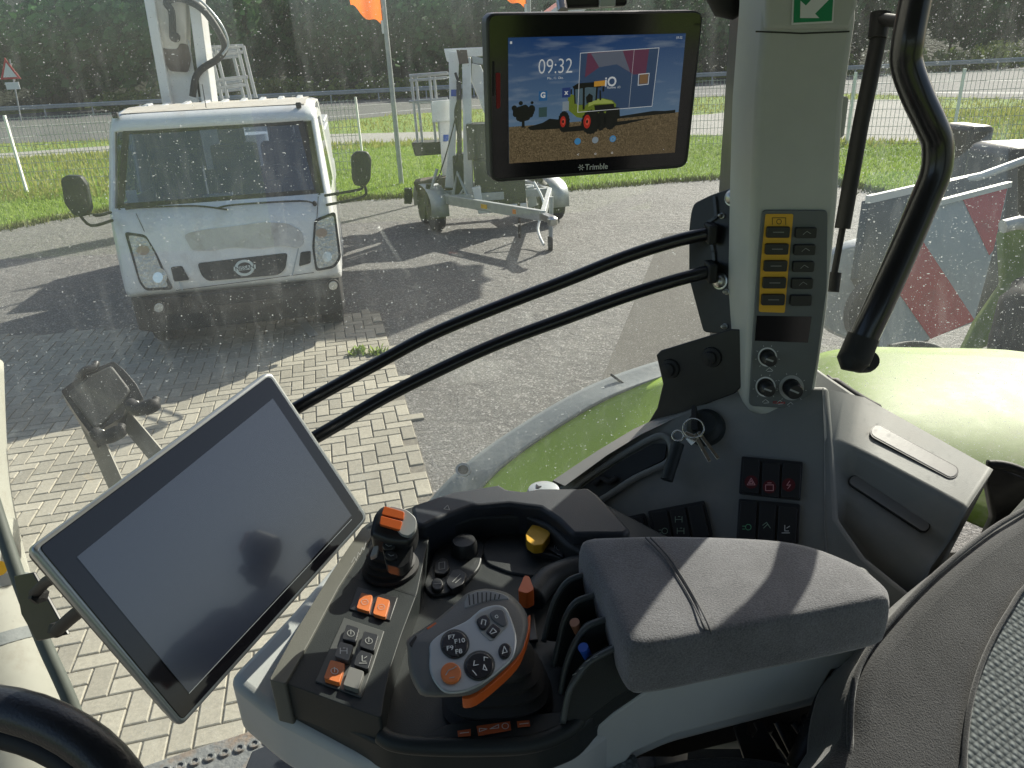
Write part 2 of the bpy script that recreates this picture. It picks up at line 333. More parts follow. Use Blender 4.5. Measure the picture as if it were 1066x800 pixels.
def glass_mat(name, tint=(.93, .96, .94), speck=1.0, veil=.05, refl=1.0, rough=.0, scale=1.0, r0=.035):
    m = bpy.data.materials.new(name); m.use_nodes = True; t = m.node_tree; t.nodes.clear(); L = t.links.new; N = t.nodes.new
    out = N('ShaderNodeOutputMaterial'); tr = N('ShaderNodeBsdfTransparent'); tr.inputs[0].default_value = (*tint, 1)
    gl = N('ShaderNodeBsdfGlossy'); gl.inputs['Roughness'].default_value = max(rough, .015); gl.inputs[0].default_value = (refl, refl, refl, 1)
    lw = N('ShaderNodeLayerWeight'); lw.inputs[0].default_value = .5
    pw0 = N('ShaderNodeMath'); pw0.operation = 'POWER'; pw0.inputs[1].default_value = 4.5; L(lw.outputs['Facing'], pw0.inputs[0])
    fr = N('ShaderNodeMath'); fr.operation = 'MULTIPLY_ADD'; fr.inputs[1].default_value = .55; fr.inputs[2].default_value = r0; L(pw0.outputs[0], fr.inputs[0])
    m1 = N('ShaderNodeMixShader'); L(fr.outputs[0], m1.inputs[0]); L(tr.outputs[0], m1.inputs[1]); L(gl.outputs[0], m1.inputs[2])
    di = N('ShaderNodeBsdfDiffuse'); di.inputs[0].default_value = (.58, .60, .57, 1); tl = N('ShaderNodeBsdfTranslucent'); tl.inputs[0].default_value = (.54, .58, .58, 1)
    dm = N('ShaderNodeMixShader'); dm.inputs[0].default_value = .6; L(di.outputs[0], dm.inputs[1]); L(tl.outputs[0], dm.inputs[2])
    tc = N('ShaderNodeTexCoord')
    def specks(sc, th, stretch, rot):
        mp = N('ShaderNodeMapping'); mp.inputs['Scale'].default_value = stretch; mp.inputs['Rotation'].default_value = rot; L(tc.outputs['Object'], mp.inputs[0])
        v = N('ShaderNodeTexVoronoi'); v.inputs['Scale'].default_value = sc*scale; L(mp.outputs[0], v.inputs['Vector'])
        s = N('ShaderNodeSeparateColor'); L(v.outputs['Color'], s.inputs[0])
        q = N('ShaderNodeMath'); q.operation = 'MULTIPLY'; q.inputs[1].default_value = th; 
        pw = N('ShaderNodeMath'); pw.operation = 'POWER'; pw.inputs[1].default_value = 5; L(s.outputs[0], pw.inputs[0]); L(pw.outputs[0], q.inputs[0])
        c = N('ShaderNodeMath'); c.operation = 'LESS_THAN'; L(v.outputs['Distance'], c.inputs[0]); L(q.outputs[0], c.inputs[1])
        return c.outputs[0]
    def mx(a, b):
        c = N('ShaderNodeMath'); c.operation = 'MAXIMUM'; L(a, c.inputs[0]); L(b, c.inputs[1]); return c.outputs[0]
    s = mx(mx(specks(95, .17*speck, (1, 1, 1), (0, 0, 0)), specks(230, .22*speck, (1, 1, 1), (.3, .2, .1))), specks(70, .12*speck, (.45, .45, 1.6), (0, .35, .2)))
    n = N('ShaderNodeTexNoise'); n.inputs['Scale'].default_value = 3.2; n.inputs['Detail'].default_value = 7; n.inputs['Roughness'].default_value = .65; L(tc.outputs['Object'], n.inputs['Vector'])
    mr = N('ShaderNodeMapRange'); mr.inputs['From Min'].default_value = .35; mr.inputs['From Max'].default_value = .75; mr.inputs['To Min'].default_value = veil*.5; mr.inputs['To Max'].default_value = veil*1.7; L(n.outputs['Fac'], mr.inputs['Value'])
    sm = N('ShaderNodeMath'); sm.operation = 'MULTIPLY'; sm.inputs[1].default_value = .62; L(s, sm.inputs[0])
    mp2 = N('ShaderNodeMapping'); mp2.inputs['Scale'].default_value = (1.0, 1, .22); mp2.inputs['Rotation'].default_value = (0, .5, 0); L(tc.outputs['Object'], mp2.inputs[0])
    n5 = N('ShaderNodeTexNoise'); n5.inputs['Scale'].default_value = 26*scale; n5.inputs['Detail'].default_value = 6; n5.inputs['Roughness'].default_value = .7; L(mp2.outputs[0], n5.inputs['Vector'])
    m5 = N('ShaderNodeMapRange'); m5.inputs['From Min'].default_value = .52; m5.inputs['From Max'].default_value = .8; m5.inputs['To Max'].default_value = veil*4.5; L(n5.outputs['Fac'], m5.inputs['Value'])
    n6 = N('ShaderNodeMath'); n6.operation = 'MULTIPLY'; L(m5.outputs[0], n6.inputs[0]); L(n.outputs['Fac'], n6.inputs[1])
    av = N('ShaderNodeMath'); av.operation = 'ADD'; L(mr.outputs[0], av.inputs[0]); L(n6.outputs[0], av.inputs[1])
    m2 = N('ShaderNodeMixShader'); L(mx(sm.outputs[0], av.outputs[0]), m2.inputs[0]); L(m1.outputs[0], m2.inputs[1]); L(dm.outputs[0], m2.inputs[2])
    L(m2.outputs[0], out.inputs[0]); return m
m_glass = glass_mat('dusty_side_glass', tint=(.97, .985, .97), veil=.026, scale=1.35, speck=.95)
m_glass2 = glass_mat('dirty_rear_glass', tint=(.97, .985, .97), speck=1.35, veil=.036, scale=1.9)
m_tglass = glass_mat('truck_windscreen_glass', tint=(.38, .47, .60), speck=.6, veil=.004, refl=1, scale=.12, r0=.2)

# ------------------------------------------------------------ ground materials
def ground_mat(name, c1, c2, c3, s_big, s_small, bump, bdist, rough=.95, pebbles=True):
    m = mat(name, c1, rough); t = m.node_tree; b = t.nodes['Principled BSDF']; L = t.links.new; N = t.nodes.new
    tc = N('ShaderNodeTexCoord')
    n1 = N('ShaderNodeTexNoise'); n1.inputs['Scale'].default_value = s_big; n1.inputs['Detail'].default_value = 8; n1.inputs['Roughness'].default_value = .6
    n2 = N('ShaderNodeTexNoise'); n2.inputs['Scale'].default_value = s_small; n2.inputs['Detail'].default_value = 5; n2.inputs['Roughness'].default_value = .75
    for n in (n1, n2): L(tc.outputs['Object'], n.inputs['Vector'])
    r1 = N('ShaderNodeValToRGB'); r1.color_ramp.elements[0].position = .35; r1.color_ramp.elements[1].position = .65; r1.color_ramp.elements[0].color = (*c1, 1); r1.color_ramp.elements[1].color = (*c2, 1)
    L(n1.outputs['Fac'], r1.inputs[0])
    r2 = N('ShaderNodeValToRGB'); r2.color_ramp.elements[0].position = .38; r2.color_ramp.elements[1].position = .62; L(n2.outputs['Fac'], r2.inputs[0])
    r2.color_ramp.elements[0].color = (.35, .35, .35, 1); r2.color_ramp.elements[1].color = (1.5, 1.5, 1.5, 1)
    mx = N('ShaderNodeMix'); mx.data_type = 'RGBA'; mx.blend_type = 'MULTIPLY'; mx.inputs[0].default_value = 1; L(r1.outputs[0], mx.inputs[6]); L(r2.outputs[0], mx.inputs[7])
    last = mx.outputs[2]; h = n2.outputs['Fac']
    if pebbles:
        v = N('ShaderNodeTexVoronoi'); v.inputs['Scale'].default_value = s_small*.9; L(tc.outputs['Object'], v.inputs['Vector'])
        s = N('ShaderNodeSeparateColor'); L(v.outputs['Color'], s.inputs[0])
        g = N('ShaderNodeMath'); g.operation = 'GREATER_THAN'; g.inputs[1].default_value = .86; L(s.outputs[1], g.inputs[0])
        m3 = N('ShaderNodeMix'); m3.data_type = 'RGBA'; L(g.outputs[0], m3.inputs[0]); L(last, m3.inputs[6]); m3.inputs[7].default_value = (*c3, 1); last = m3.outputs[2]
        n3 = N('ShaderNodeTexNoise'); n3.inputs['Scale'].default_value = 4.5; n3.inputs['Detail'].default_value = 3; n3.inputs['Distortion'].default_value = 1.2
        L(tc.outputs['Object'], n3.inputs['Vector'])
        ad = N('ShaderNodeMath'); ad.operation = 'MULTIPLY_ADD'; ad.inputs[1].default_value = 2.2; L(n3.outputs['Fac'], ad.inputs[0]); L(n2.outputs['Fac'], ad.inputs[2]); h = ad.outputs[0]
    L(last, b.inputs['Base Color'])
    bp = N('ShaderNodeBump'); bp.inputs['Strength'].default_value = bump; bp.inputs['Distance'].default_value = bdist; L(h, bp.inputs['Height']); L(bp.outputs[0], b.inputs['Normal'])
    return m
m_gravel = ground_mat('gravel', (.14, .137, .126), (.215, .21, .193), (.36, .35, .33), .5, 75, 1.0, .04, .7)
m_asphalt = ground_mat('asphalt', (.07, .072, .075), (.10, .10, .10), (.16, .16, .16), .3, 60, .3, .01, .9)
m_pathm = ground_mat('path_surface', (.26, .25, .23), (.32, .31, .28), (.4, .4, .38), .5, 40, .4, .01)
m_grass = ground_mat('grass_ground', (.13, .22, .03), (.22, .31, .05), (.1, .1, .05), .35, 9, .8, .12, pebbles=False)
def brick_mat():
    m = mat('paving_stone', (.4, .38, .31), .85); t = m.node_tree; b = t.nodes['Principled BSDF']; L = t.links.new; N = t.nodes.new
    g = N('ShaderNodeNewGeometry'); r = N('ShaderNodeValToRGB'); L(g.outputs['Random Per Island'], r.inputs[0])
    r.color_ramp.elements[0].color = (.29, .27, .215, 1); r.color_ramp.elements[1].color = (.42, .39, .31, 1)
    tc = N('ShaderNodeTexCoord'); n = N('ShaderNodeTexNoise'); n.inputs['Scale'].default_value = 60; n.inputs['Detail'].default_value = 8; n.inputs['Roughness'].default_value = .7; L(tc.outputs['Object'], n.inputs['Vector'])
    n2 = N('ShaderNodeTexNoise'); n2.inputs['Scale'].default_value = 1.1; n2.inputs['Detail'].default_value = 6; L(tc.outputs['Object'], n2.inputs['Vector'])
    r2 = N('ShaderNodeMapRange'); r2.inputs['From Min'].default_value = .3; r2.inputs['From Max'].default_value = .7; r2.inputs['To Min'].default_value = .75; r2.inputs['To Max'].default_value = 1.12; L(n.outputs['Fac'], r2.inputs[0])
    r3 = N('ShaderNodeMapRange'); r3.inputs['From Min'].default_value = .3; r3.inputs['From Max'].default_value = .7; r3.inputs['To Min'].default_value = .82; r3.inputs['To Max'].default_value = 1.1; L(n2.outputs['Fac'], r3.inputs[0])
    mu = N('ShaderNodeMath'); mu.operation = 'MULTIPLY'; L(r2.outputs[0], mu.inputs[0]); L(r3.outputs[0], mu.inputs[1])
    mx = N('ShaderNodeVectorMath'); mx.operation = 'SCALE'; L(r.outputs[0], mx.inputs[0]); L(mu.outputs[0], mx.inputs['Scale']); L(mx.outputs[0], b.inputs['Base Color'])
    bp = N('ShaderNodeBump'); bp.inputs['Strength'].default_value = .5; bp.inputs['Distance'].default_value = .004; L(n.outputs['Fac'], bp.inputs['Height']); L(bp.outputs[0], b.inputs['Normal'])
    return m
m_brick = brick_mat()
m_patch = ground_mat('painted_dark_ground', (.085, .08, .07), (.11, .105, .09), (.15, .145, .13), .8, 90, .4, .01)  # darkened ground colour, painting a change of light
m_joint = mat('joint_sand', (.17, .155, .125), 1, bump=.5, bscale=80, var=.3, vscale=20)

def struct(o): o['kind'] = 'structure'; return o
def leafmat(name, c1, c2, tr=.35):
    m = mat(name, c1, .75, spec=.2); t = m.node_tree; b = t.nodes['Principled BSDF']; N = t.nodes.new; L = t.links.new
    g = N('ShaderNodeNewGeometry'); r = N('ShaderNodeValToRGB'); L(g.outputs['Random Per Island'], r.inputs[0])
    r.color_ramp.elements[0].color = (*c1, 1); r.color_ramp.elements[1].color = (*c2, 1); L(r.outputs[0], b.inputs['Base Color'])
    tl = N('ShaderNodeBsdfTranslucent'); L(r.outputs[0], tl.inputs[0]); mx = N('ShaderNodeMixShader'); mx.inputs[0].default_value = tr
    L(b.outputs[0], mx.inputs[1]); L(tl.outputs[0], mx.inputs[2]); L(mx.outputs[0], t.nodes['Material Output'].inputs[0]); return m
m_flag = leafmat('flag_cloth', (.95, .20, .02), (.95, .22, .02), .55)
m_blade = leafmat('grass_blade', (.18, .30, .04), (.36, .46, .09))
m_leaf = leafmat('leaf_dark', (.03, .10, .03), (.09, .22, .06), .25)
m_bush = leafmat('leaf_bush', (.08, .13, .03), (.20, .25, .05))

# ============================================================ SETTING
def sheet(name, pts, z, m): return struct(obj(name, [(p[0], p[1], z) for p in pts], [list(range(len(pts)))], m))
struct(obj('grass_ground', [(-900, -60, 0), (900, -60, 0), (900, 1500, 0), (-900, 1500, 0)], [[0, 1, 2, 3]], m_grass))
gp = lambda L: [atZ(x, y) for x, y in L]
yard = gp([(-120, 262), (0, 240), (100, 222), (200, 210), (340, 210), (400, 207), (500, 203), (600, 198), (700, 190), (785, 186), (860, 190), (930, 205), (1000, 232), (1066, 262)])
def jag(L, k=6, s=.10):
    L = spline([Vector(p) for p in L], k); return [Vector((p.x+random.uniform(-s, s), p.y+random.uniform(-s, s), 0)) for p in L]
sheet('gravel_yard', [(-14, -9), *[(p.x, p.y) for p in jag(yard)], (16, 9), (16, -9)], .004, m_gravel)
path = gp([(-140, 176), (0, 166), (115, 158), (340, 151), (470, 146), (740, 141), (880, 146), (960, 148), (1066, 166), (1200, 190), (1200, 180), (1066, 158), (990, 146), (973, 104), (880, 104), (740, 119), (470, 137), (340, 140), (115, 152), (-140, 170)])
sheet('path', [(p.x, p.y) for p in path], .004, m_pathm)
road = [(-140, 164), (0, 150), (115, 146), (340, 127), (405, 121), (480, 115), (740, 101), (880, 98), (1066, 104), (1300, 116)]
rf = [(1300, 78), (1066, 67), (740, 82), (480, 94), (340, 101), (115, 113), (0, 120), (-140, 128)]
sheet('road', [(p.x, p.y) for p in gp(road+rf)], .008, m_asphalt)
# painted edge and centre lines on the road
rl = []
for (s0, s1) in ((.30, .36), (.62, .66)):
    for i in range(len(rf)-1): pass
m_line = mat('road_paint', (.75, .75, .72), .6)
for fr_, nm in ((.18, 'road_edge_line'), (.55, 'road_centre_line')):
    near = [(-140, 164), (0, 150), (340, 127), (480, 115), (740, 101), (1066, 104)]; far = [(-140, 128), (0, 120), (340, 101), (480, 94), (740, 82), (1066, 67)]
    up_ = gp([(n[0], n[1]+(f_[1]-n[1])*fr_) for n, f_ in zip(near, far)]); up_ = spline(up_, 6)
    mb = MB(); mb.ribbon([(p.x, p.y, .012) for p in up_], .18, (0, 0, 1)); struct(mb.build(nm, m_line))

# herringbone paving: real stones, slightly uneven
ang = R_(13.0); ca, sa = math.cos(ang), math.sin(ang)
O = atZ(395, 325); E1 = atZ(450, 512)
bdir = (E1-O).normalized(); bl = atZ(0, 352); fdir = (bl-O).normalized()
def inside(p):
    d = Vector((p.x-O.x, p.y-O.y, 0))
    c1 = bdir.x*d.y - bdir.y*d.x     # side of the right border
    c2 = fdir.x*d.y - fdir.y*d.x     # side of the far border
    return c1 < -.02+.03*math.sin(p.y*9) and c2 > .02 and p.y > .9 and p.x > -6
V_, F_ = [], []
W = .098
for i in range(-135, 135):
    for j in range(-135, 135):
        c = (i-j) % 4
        if c == 0: w_, h_ = 2, 1
        elif c == 3: w_, h_ = 1, 2
        else: continue
        cx_, cy_ = (i+w_/2)*W, (j+h_/2)*W
        ctr = Vector((O.x + cx_*ca - cy_*sa*1, O.y + cx_*sa + cy_*ca, 0))
        if not inside(ctr): continue
        g = .0036+random.uniform(0, .001); z1 = .022+random.uniform(-.0015, .0015); tx, ty = random.uniform(-.006, .006), random.uniform(-.006, .006)
        b0 = len(V_)
        for (ins, z) in ((g, .004), (g, z1-.003), (g+.004, z1)):
            for (sx, sy) in ((-1, -1), (1, -1), (1, 1), (-1, 1)):
                lx, ly = sx*(w_*W/2-ins), sy*(h_*W/2-ins)
                V_.append((ctr.x+lx*ca-ly*sa, ctr.y+lx*sa+ly*ca, z+(lx*tx+ly*ty if z > .01 else 0)))
        for r0 in (0, 4):
            for k in range(4): F_.append([b0+r0+k, b0+r0+(k+1) % 4, b0+r0+4+(k+1) % 4, b0+r0+4+k])
        F_.append([b0+8, b0+9, b0+10, b0+11])
struct(obj('paving', V_, F_, m_brick))
pj = [O+bdir*.0, O+bdir*8.5, Vector((-7, -1, 0)), Vector((-7, bl.y-.3, 0)), bl]
sheet('paving_bed', [(p.x, p.y) for p in pj], .0122, m_joint)
sheet('painted_dark_patch', [(p.x, p.y) for p in gp([(690, 244), (800, 238), (820, 400), (625, 400)])], .008, m_patch)  # light change on the gravel painted as a darker sheet, no real asphalt
# thin pale drainage strip running out from under the truck
a_, b_ = atZ(200, 200), atZ(327, 352)
p1, p2 = atZ(283, 297), atZ(327, 352)
struct(MB().ribbon([(p1.x, p1.y, .03), (p2.x, p2.y, .03)], .09, (0, 0, 1)).build('pavement_strip', mat('strip_concrete', (.4, .4, .37), .8, bump=.3, bscale=50)))

# grass blades: lawn strip behind the yard (uncountable)
def in_poly(x, y, poly):
    c = False; n = len(poly); j = n-1
    for i in range(n):
        xi, yi = poly[i][0], poly[i][1]; xj, yj = poly[j][0], poly[j][1]
        if (yi > y) != (yj > y) and x < (xj-xi)*(y-yi)/(yj-yi)+xi: c = not c
        j = i
    return c
def blades(name, n, gen, hmin, hmax, wd, m, label):
    V, Fc = [], []
    for _ in range(n):
        p = gen()
        if p is None: continue
        x, y = p; hh = random.uniform(hmin, hmax); an = random.uniform(0, 6.28); dx, dy = math.cos(an)*wd, math.sin(an)*wd; lx, ly = random.gauss(0, .35)*hh, random.gauss(0, .35)*hh
        b = len(V); V += [(x-dx, y-dy, 0), (x+dx, y+dy, 0), (x+lx, y+ly, hh)]; Fc.append([b, b+1, b+2])
    me = bpy.data.meshes.new(name); me.from_pydata(V, [], Fc); me.materials.append(m); o = bpy.data.objects.new(name, me); COL.objects.link(o)
    o['kind'] = 'stuff'; o['label'] = label; o['category'] = 'grass'; return o
yp = [(-14, -9), *[(p.x, p.y) for p in spline(yard, 4)], (16, 9), (16, -9)]
pp_ = [(p.x, p.y) for p in path]
def g_lawn():
    y = 11+18*random.random()**1.3; x = random.uniform(-.85, .85)*y*1.0
    if in_poly(x, y, yp) or in_poly(x, y, pp_): return None
    return x, y
blades('lawn_grass', 130000, g_lawn, .04, .11, .012, m_blade, 'short sunlit green lawn grass behind the gravel yard')
def g_rough():
    y = random.uniform(17.5, 30) if random.random() < .5 else random.uniform(26, 60); x = random.uniform(-.85, .85)*y
    if in_poly(x, y, pp_) or in_poly(x, y, [(p.x, p.y) for p in gp(road+rf)]) or in_poly(x, y, yp): return None
    if y < 19.8 and x > -3 or (y < 26 and x > -8 and x < 9): return None
    return x, y
blades('rough_grass', 45000, g_rough, .08, .22, .03, leafmat('dry_blade', (.26, .28, .07), (.42, .42, .14)), 'longer dry yellow green grass along the road verge')
ed = spline(yard, 20)
def g_edge():
    p = random.choice(ed); return p.x+random.gauss(0, .15), p.y+random.gauss(.05, .12)
blades('edge_grass', 9000, g_edge, .04, .13, .012, mat('edge_blade', (.16, .17, .05), .8), 'ragged grass fringe where lawn meets gravel')

# wood on the far side of the road: one mass
def leafmass(name, blobs, per, sz, m, label, cat='wood'):
    V, Fc = [], []
    for (cx_, cy_, cz_, rx, ry, rz) in blobs:
        for _ in range(int(per*rx*rz/9)):
            while True:
                q = Vector((random.uniform(-1, 1), random.uniform(-1, 1), random.uniform(-1, 1)))
                if .15 < q.length < 1: break
            q = q*(random.uniform(.75, 1.0)/max(q.length, .3)) if random.random() < .6 else q
            lump = .85+.2*math.sin(q.x*7+cx_)*math.cos(q.z*6+cy_)
            c = Vector((cx_+q.x*rx*lump, cy_+q.y*ry*lump, cz_+q.z*rz*lump))
            if c.z < 0: continue
            s = sz*random.uniform(.5, 1.4); u = Vector((random.gauss(0, 1), random.gauss(0, 1), random.gauss(0, 1))).normalized(); v = u.orthogonal().normalized()*s; u = u*s*.8
            b = len(V); V += [c-u-v*.4, c+v, c+u, c-v]; Fc.append([b, b+1, b+2, b+3])
    me = bpy.data.meshes.new(name); me.from_pydata(V, [], Fc); me.materials.append(m); o = bpy.data.objects.new(name, me); COL.objects.link(o)
    if label: o['kind'] = 'stuff'; o['label'] = label; o['category'] = cat
    return o
bl_ = []
for i in range(110):
    y = random.uniform(74, 98); x = -86+i*1.6+random.uniform(-2, 2); hz = random.uniform(3.5, 6)
    bl_.append((x, y, hz+1.5, random.uniform(2.6, 4.2), 3, hz))
    if i % 2 == 0: bl_.append((x, y+6, 9, 4, 3, 7))
leafmass('wood', bl_, 900, .40, m_leaf, 'dark backlit wood rising beyond the road')
bl_ = [(random.uniform(-60, 60), random.uniform(70.5, 73), random.uniform(.4, 1.2), random.uniform(1.4, 3), 1.2, random.uniform(.8, 1.8)) for _ in range(38)]
leafmass('undergrowth', bl_, 900, .22, m_bush, 'light green bushes and brambles at the foot of the wood', 'undergrowth')
mb = MB()
for i in range(30):
    x = -75+i*5+random.uniform(-1, 1); y = random.uniform(84, 96); mb.tube([(x, y, 0), (x+random.uniform(-.4, .4), y, 5), (x+random.uniform(-.8, .8), y, 11)], [.18, .13, .06], 6)
o = mb.build('wood_trunks', m_wood); o['kind'] = 'stuff'; o['label'] = 'thin dark trunks standing inside the far wood'; o['category'] = 'wood'
# wooded bank behind
struct(obj('wooded_bank', [(-260, 92, 0), (260, 92, 0), (260, 125, 16), (-260, 125, 16), (-260, 400, 30), (260, 400, 30)], [[0, 1, 2, 3], [3, 2, 5, 4]], mat('bank_soil', (.03, .04, .02), 1, bump=1, bscale=2, var=.4, vscale=1)))

# guard rail along the road
def guard_rail():
    t = empty('guard_rail', 'long galvanised guard rail along the far side of the road', 'guard rail', (0, 67, 0))
    prof = [(-.0, -.17), (.05, -.12), (.05, -.06), (-.01, -.02), (-.01, .02), (.05, .06), (.05, .12), (0, .17)]
    v = []; f = []
    for i, x in enumerate((-95, 95)):
        for (dy, dz) in prof: v.append((x, 67-dy, .82+dz+.002*x*0))
    for k in range(7): f.append([k, k+1, k+9, k+8])
    obj('rail', v, f, m_galv, t)
    for i in range(48):
        MB().box((-94+i*4, 67.1, .45), .1, .06, .9).build('post', m_galv, t)
guard_rail()

# welded mesh fence
def fence(pts, name, label, h=1.75, sp=2.5, wires=True):
    t = empty(name, label, 'fence', pts[0]); mw = m_wire
    mesh = MB(); tot = 0
    for a, b in zip(pts, pts[1:]):
        a, b = Vector(a), Vector(b); L = (b-a).length; d = (b-a).normalized(); n = max(1, round(L/sp))
        for i in range(0 if a == Vector(pts[0]) else 1, n+1):
            p = a+d*(L*i/n); MB().beam(p, p+Vector((0, 0, h+.05)), .07, .05).build('post', m_wire, t)
        k = int(L/.10)
        for i in range(k):
            p = a+d*(i*.10); q = .006; mesh.add([p+d*-q, p+d*q, p+d*q+Vector((0, 0, h)), p+d*-q+Vector((0, 0, h))], [[0, 1, 2, 3]])
        for j in range(9):
            z = .05+j*(h-.08)/8; mesh.add([a+Vector((0, 0, z-.006)), b+Vector((0, 0, z-.006)), b+Vector((0, 0, z+.006)), a+Vector((0, 0, z+.006))], [[0, 1, 2, 3]])
    mesh.build('wire_mesh', m_galv, t)
fl = atZ(28, 200); fm = atZ(115, 192); 
fence([(-18.5, 19.4, 0), (fl.x, fl.y, 0), (-3.6, 20.2, 0)], 'mesh_fence', 'galvanised wire mesh fence running behind the white truck')
fr_ = atZ(990, 152)
fence([(3.0, 22.5, 0), (7.2, 22.0, 0), (fr_.x, fr_.y, 0), (19.5, 17.6, 0)], 'mesh_fence', 'galvanised wire mesh fence behind the red and white warning board')

# warning road sign far left
s0 = atY(18, 112, 60); t = empty('road_sign', 'triangular red bordered road sign on a grey pole at far left', 'road sign', (s0.x, 60, 0))
top = atY(10, 62, 60)
MB().tube([(s0.x, 60, 0), (top.x, 60, top.z)], .05, 8).build('pole', m_galv, t, smooth=60)
c = atY(9, 75, 59.9); s = .75
MB().prism([c+Vector((-s, 0, -.5)), c+Vector((s, 0, -.5)), c+Vector((0, 0, .95))], (0, .03, 0)).build('sign_plate', m_redp, t)
c2 = c+Vector((0, -.01, 0)); s = .5
MB().prism([c2+Vector((-s, 0, -.36)), c2+Vector((s, 0, -.36)), c2+Vector((0, 0, .62))], (0, -.01, 0)).build('sign_face', m_white, t)
MB().box(c+Vector((0, 0, -.95)), 1.0, .03, .5).build('lower_plate', m_white, t)

# flag poles
def flagpole(xb, yb, xt, D, label, flag):
    b = atZ(xb, yb); b = atY(xb, yb, D); b.z = 0
    t = empty('flagpole', label, 'flagpole', b, 'flagpoles on the lawn')
    tp = Vector((b.x+.03, D, 7.5)); MB().tube([b, b+Vector((0, 0, 3)), tp], [.055, .05, .035], 10).build('pole', m_galv, t, smooth=60)
    V = []; Fc = []; nx, nz = 12, 14
    z0 = flag
    for i in range(nx+1):
        for j in range(nz+1):
            u, v = i/nx, j/nz
            x = b.x-.06-u*.85*(.75+.25*v); z = z0+.1+v*2.6-(1-u)*.42*(1-v)+.0
            V.append((x, D+.10*math.sin(u*8+v*2.2)*u, z+.06*math.sin(u*9)))
    for i in range(nx):
        for j in range(nz): a = i*(nz+1)+j; Fc.append([a, a+nz+1, a+nz+2, a+1])
    obj('flag', V, Fc, m_flag, t, smooth=180)
    MB().lathe(tp, (0, 0, 1), [(.01, 0), (.06, .03), (.06, .08), (.01, .12)], 10).build('pole_cap', m_galv, t)
    MB().beam((b.x-.06, D, z0-.45), (b.x-.06, D, z0-.2), .05, .05).build('flag_clip', m_white, t)
flagpole(418, 192, 401, 17.4, 'grey flagpole with an orange flag between truck and platform trailer', 3.55)
flagpole(556, 190, 522, 17.6, 'grey flagpole with an orange flag, mostly behind the tablet', 3.74)

def weed(px, py, label, n=60):
    p = atZ(px, py); V = []; Fc = []
    for _ in range(n):
        an = random.uniform(0, 6.28); rr = abs(random.gauss(0, .055)); x, y = p.x+rr*math.cos(an), p.y+rr*math.sin(an); h_ = random.uniform(.02, .07); q = random.uniform(0, 3.14); l = random.uniform(-.04, .04); b = len(V)
        V += [(x-.012*math.cos(q), y-.012*math.sin(q), .015), (x+.012*math.cos(q), y+.012*math.sin(q), .015), (x+l+.006, y+l, .02+h_), (x+l-.006, y-l, .018+h_)]; Fc.append([b, b+1, b+2, b+3])
    return tag(obj('weed', V, Fc, m_blade), label, 'weed', 'weeds in the paving')
weed(374, 370, 'small green weed growing between pavers, left of the other one'); weed(394, 371, 'tiny weed at the right border of the paving', 34)

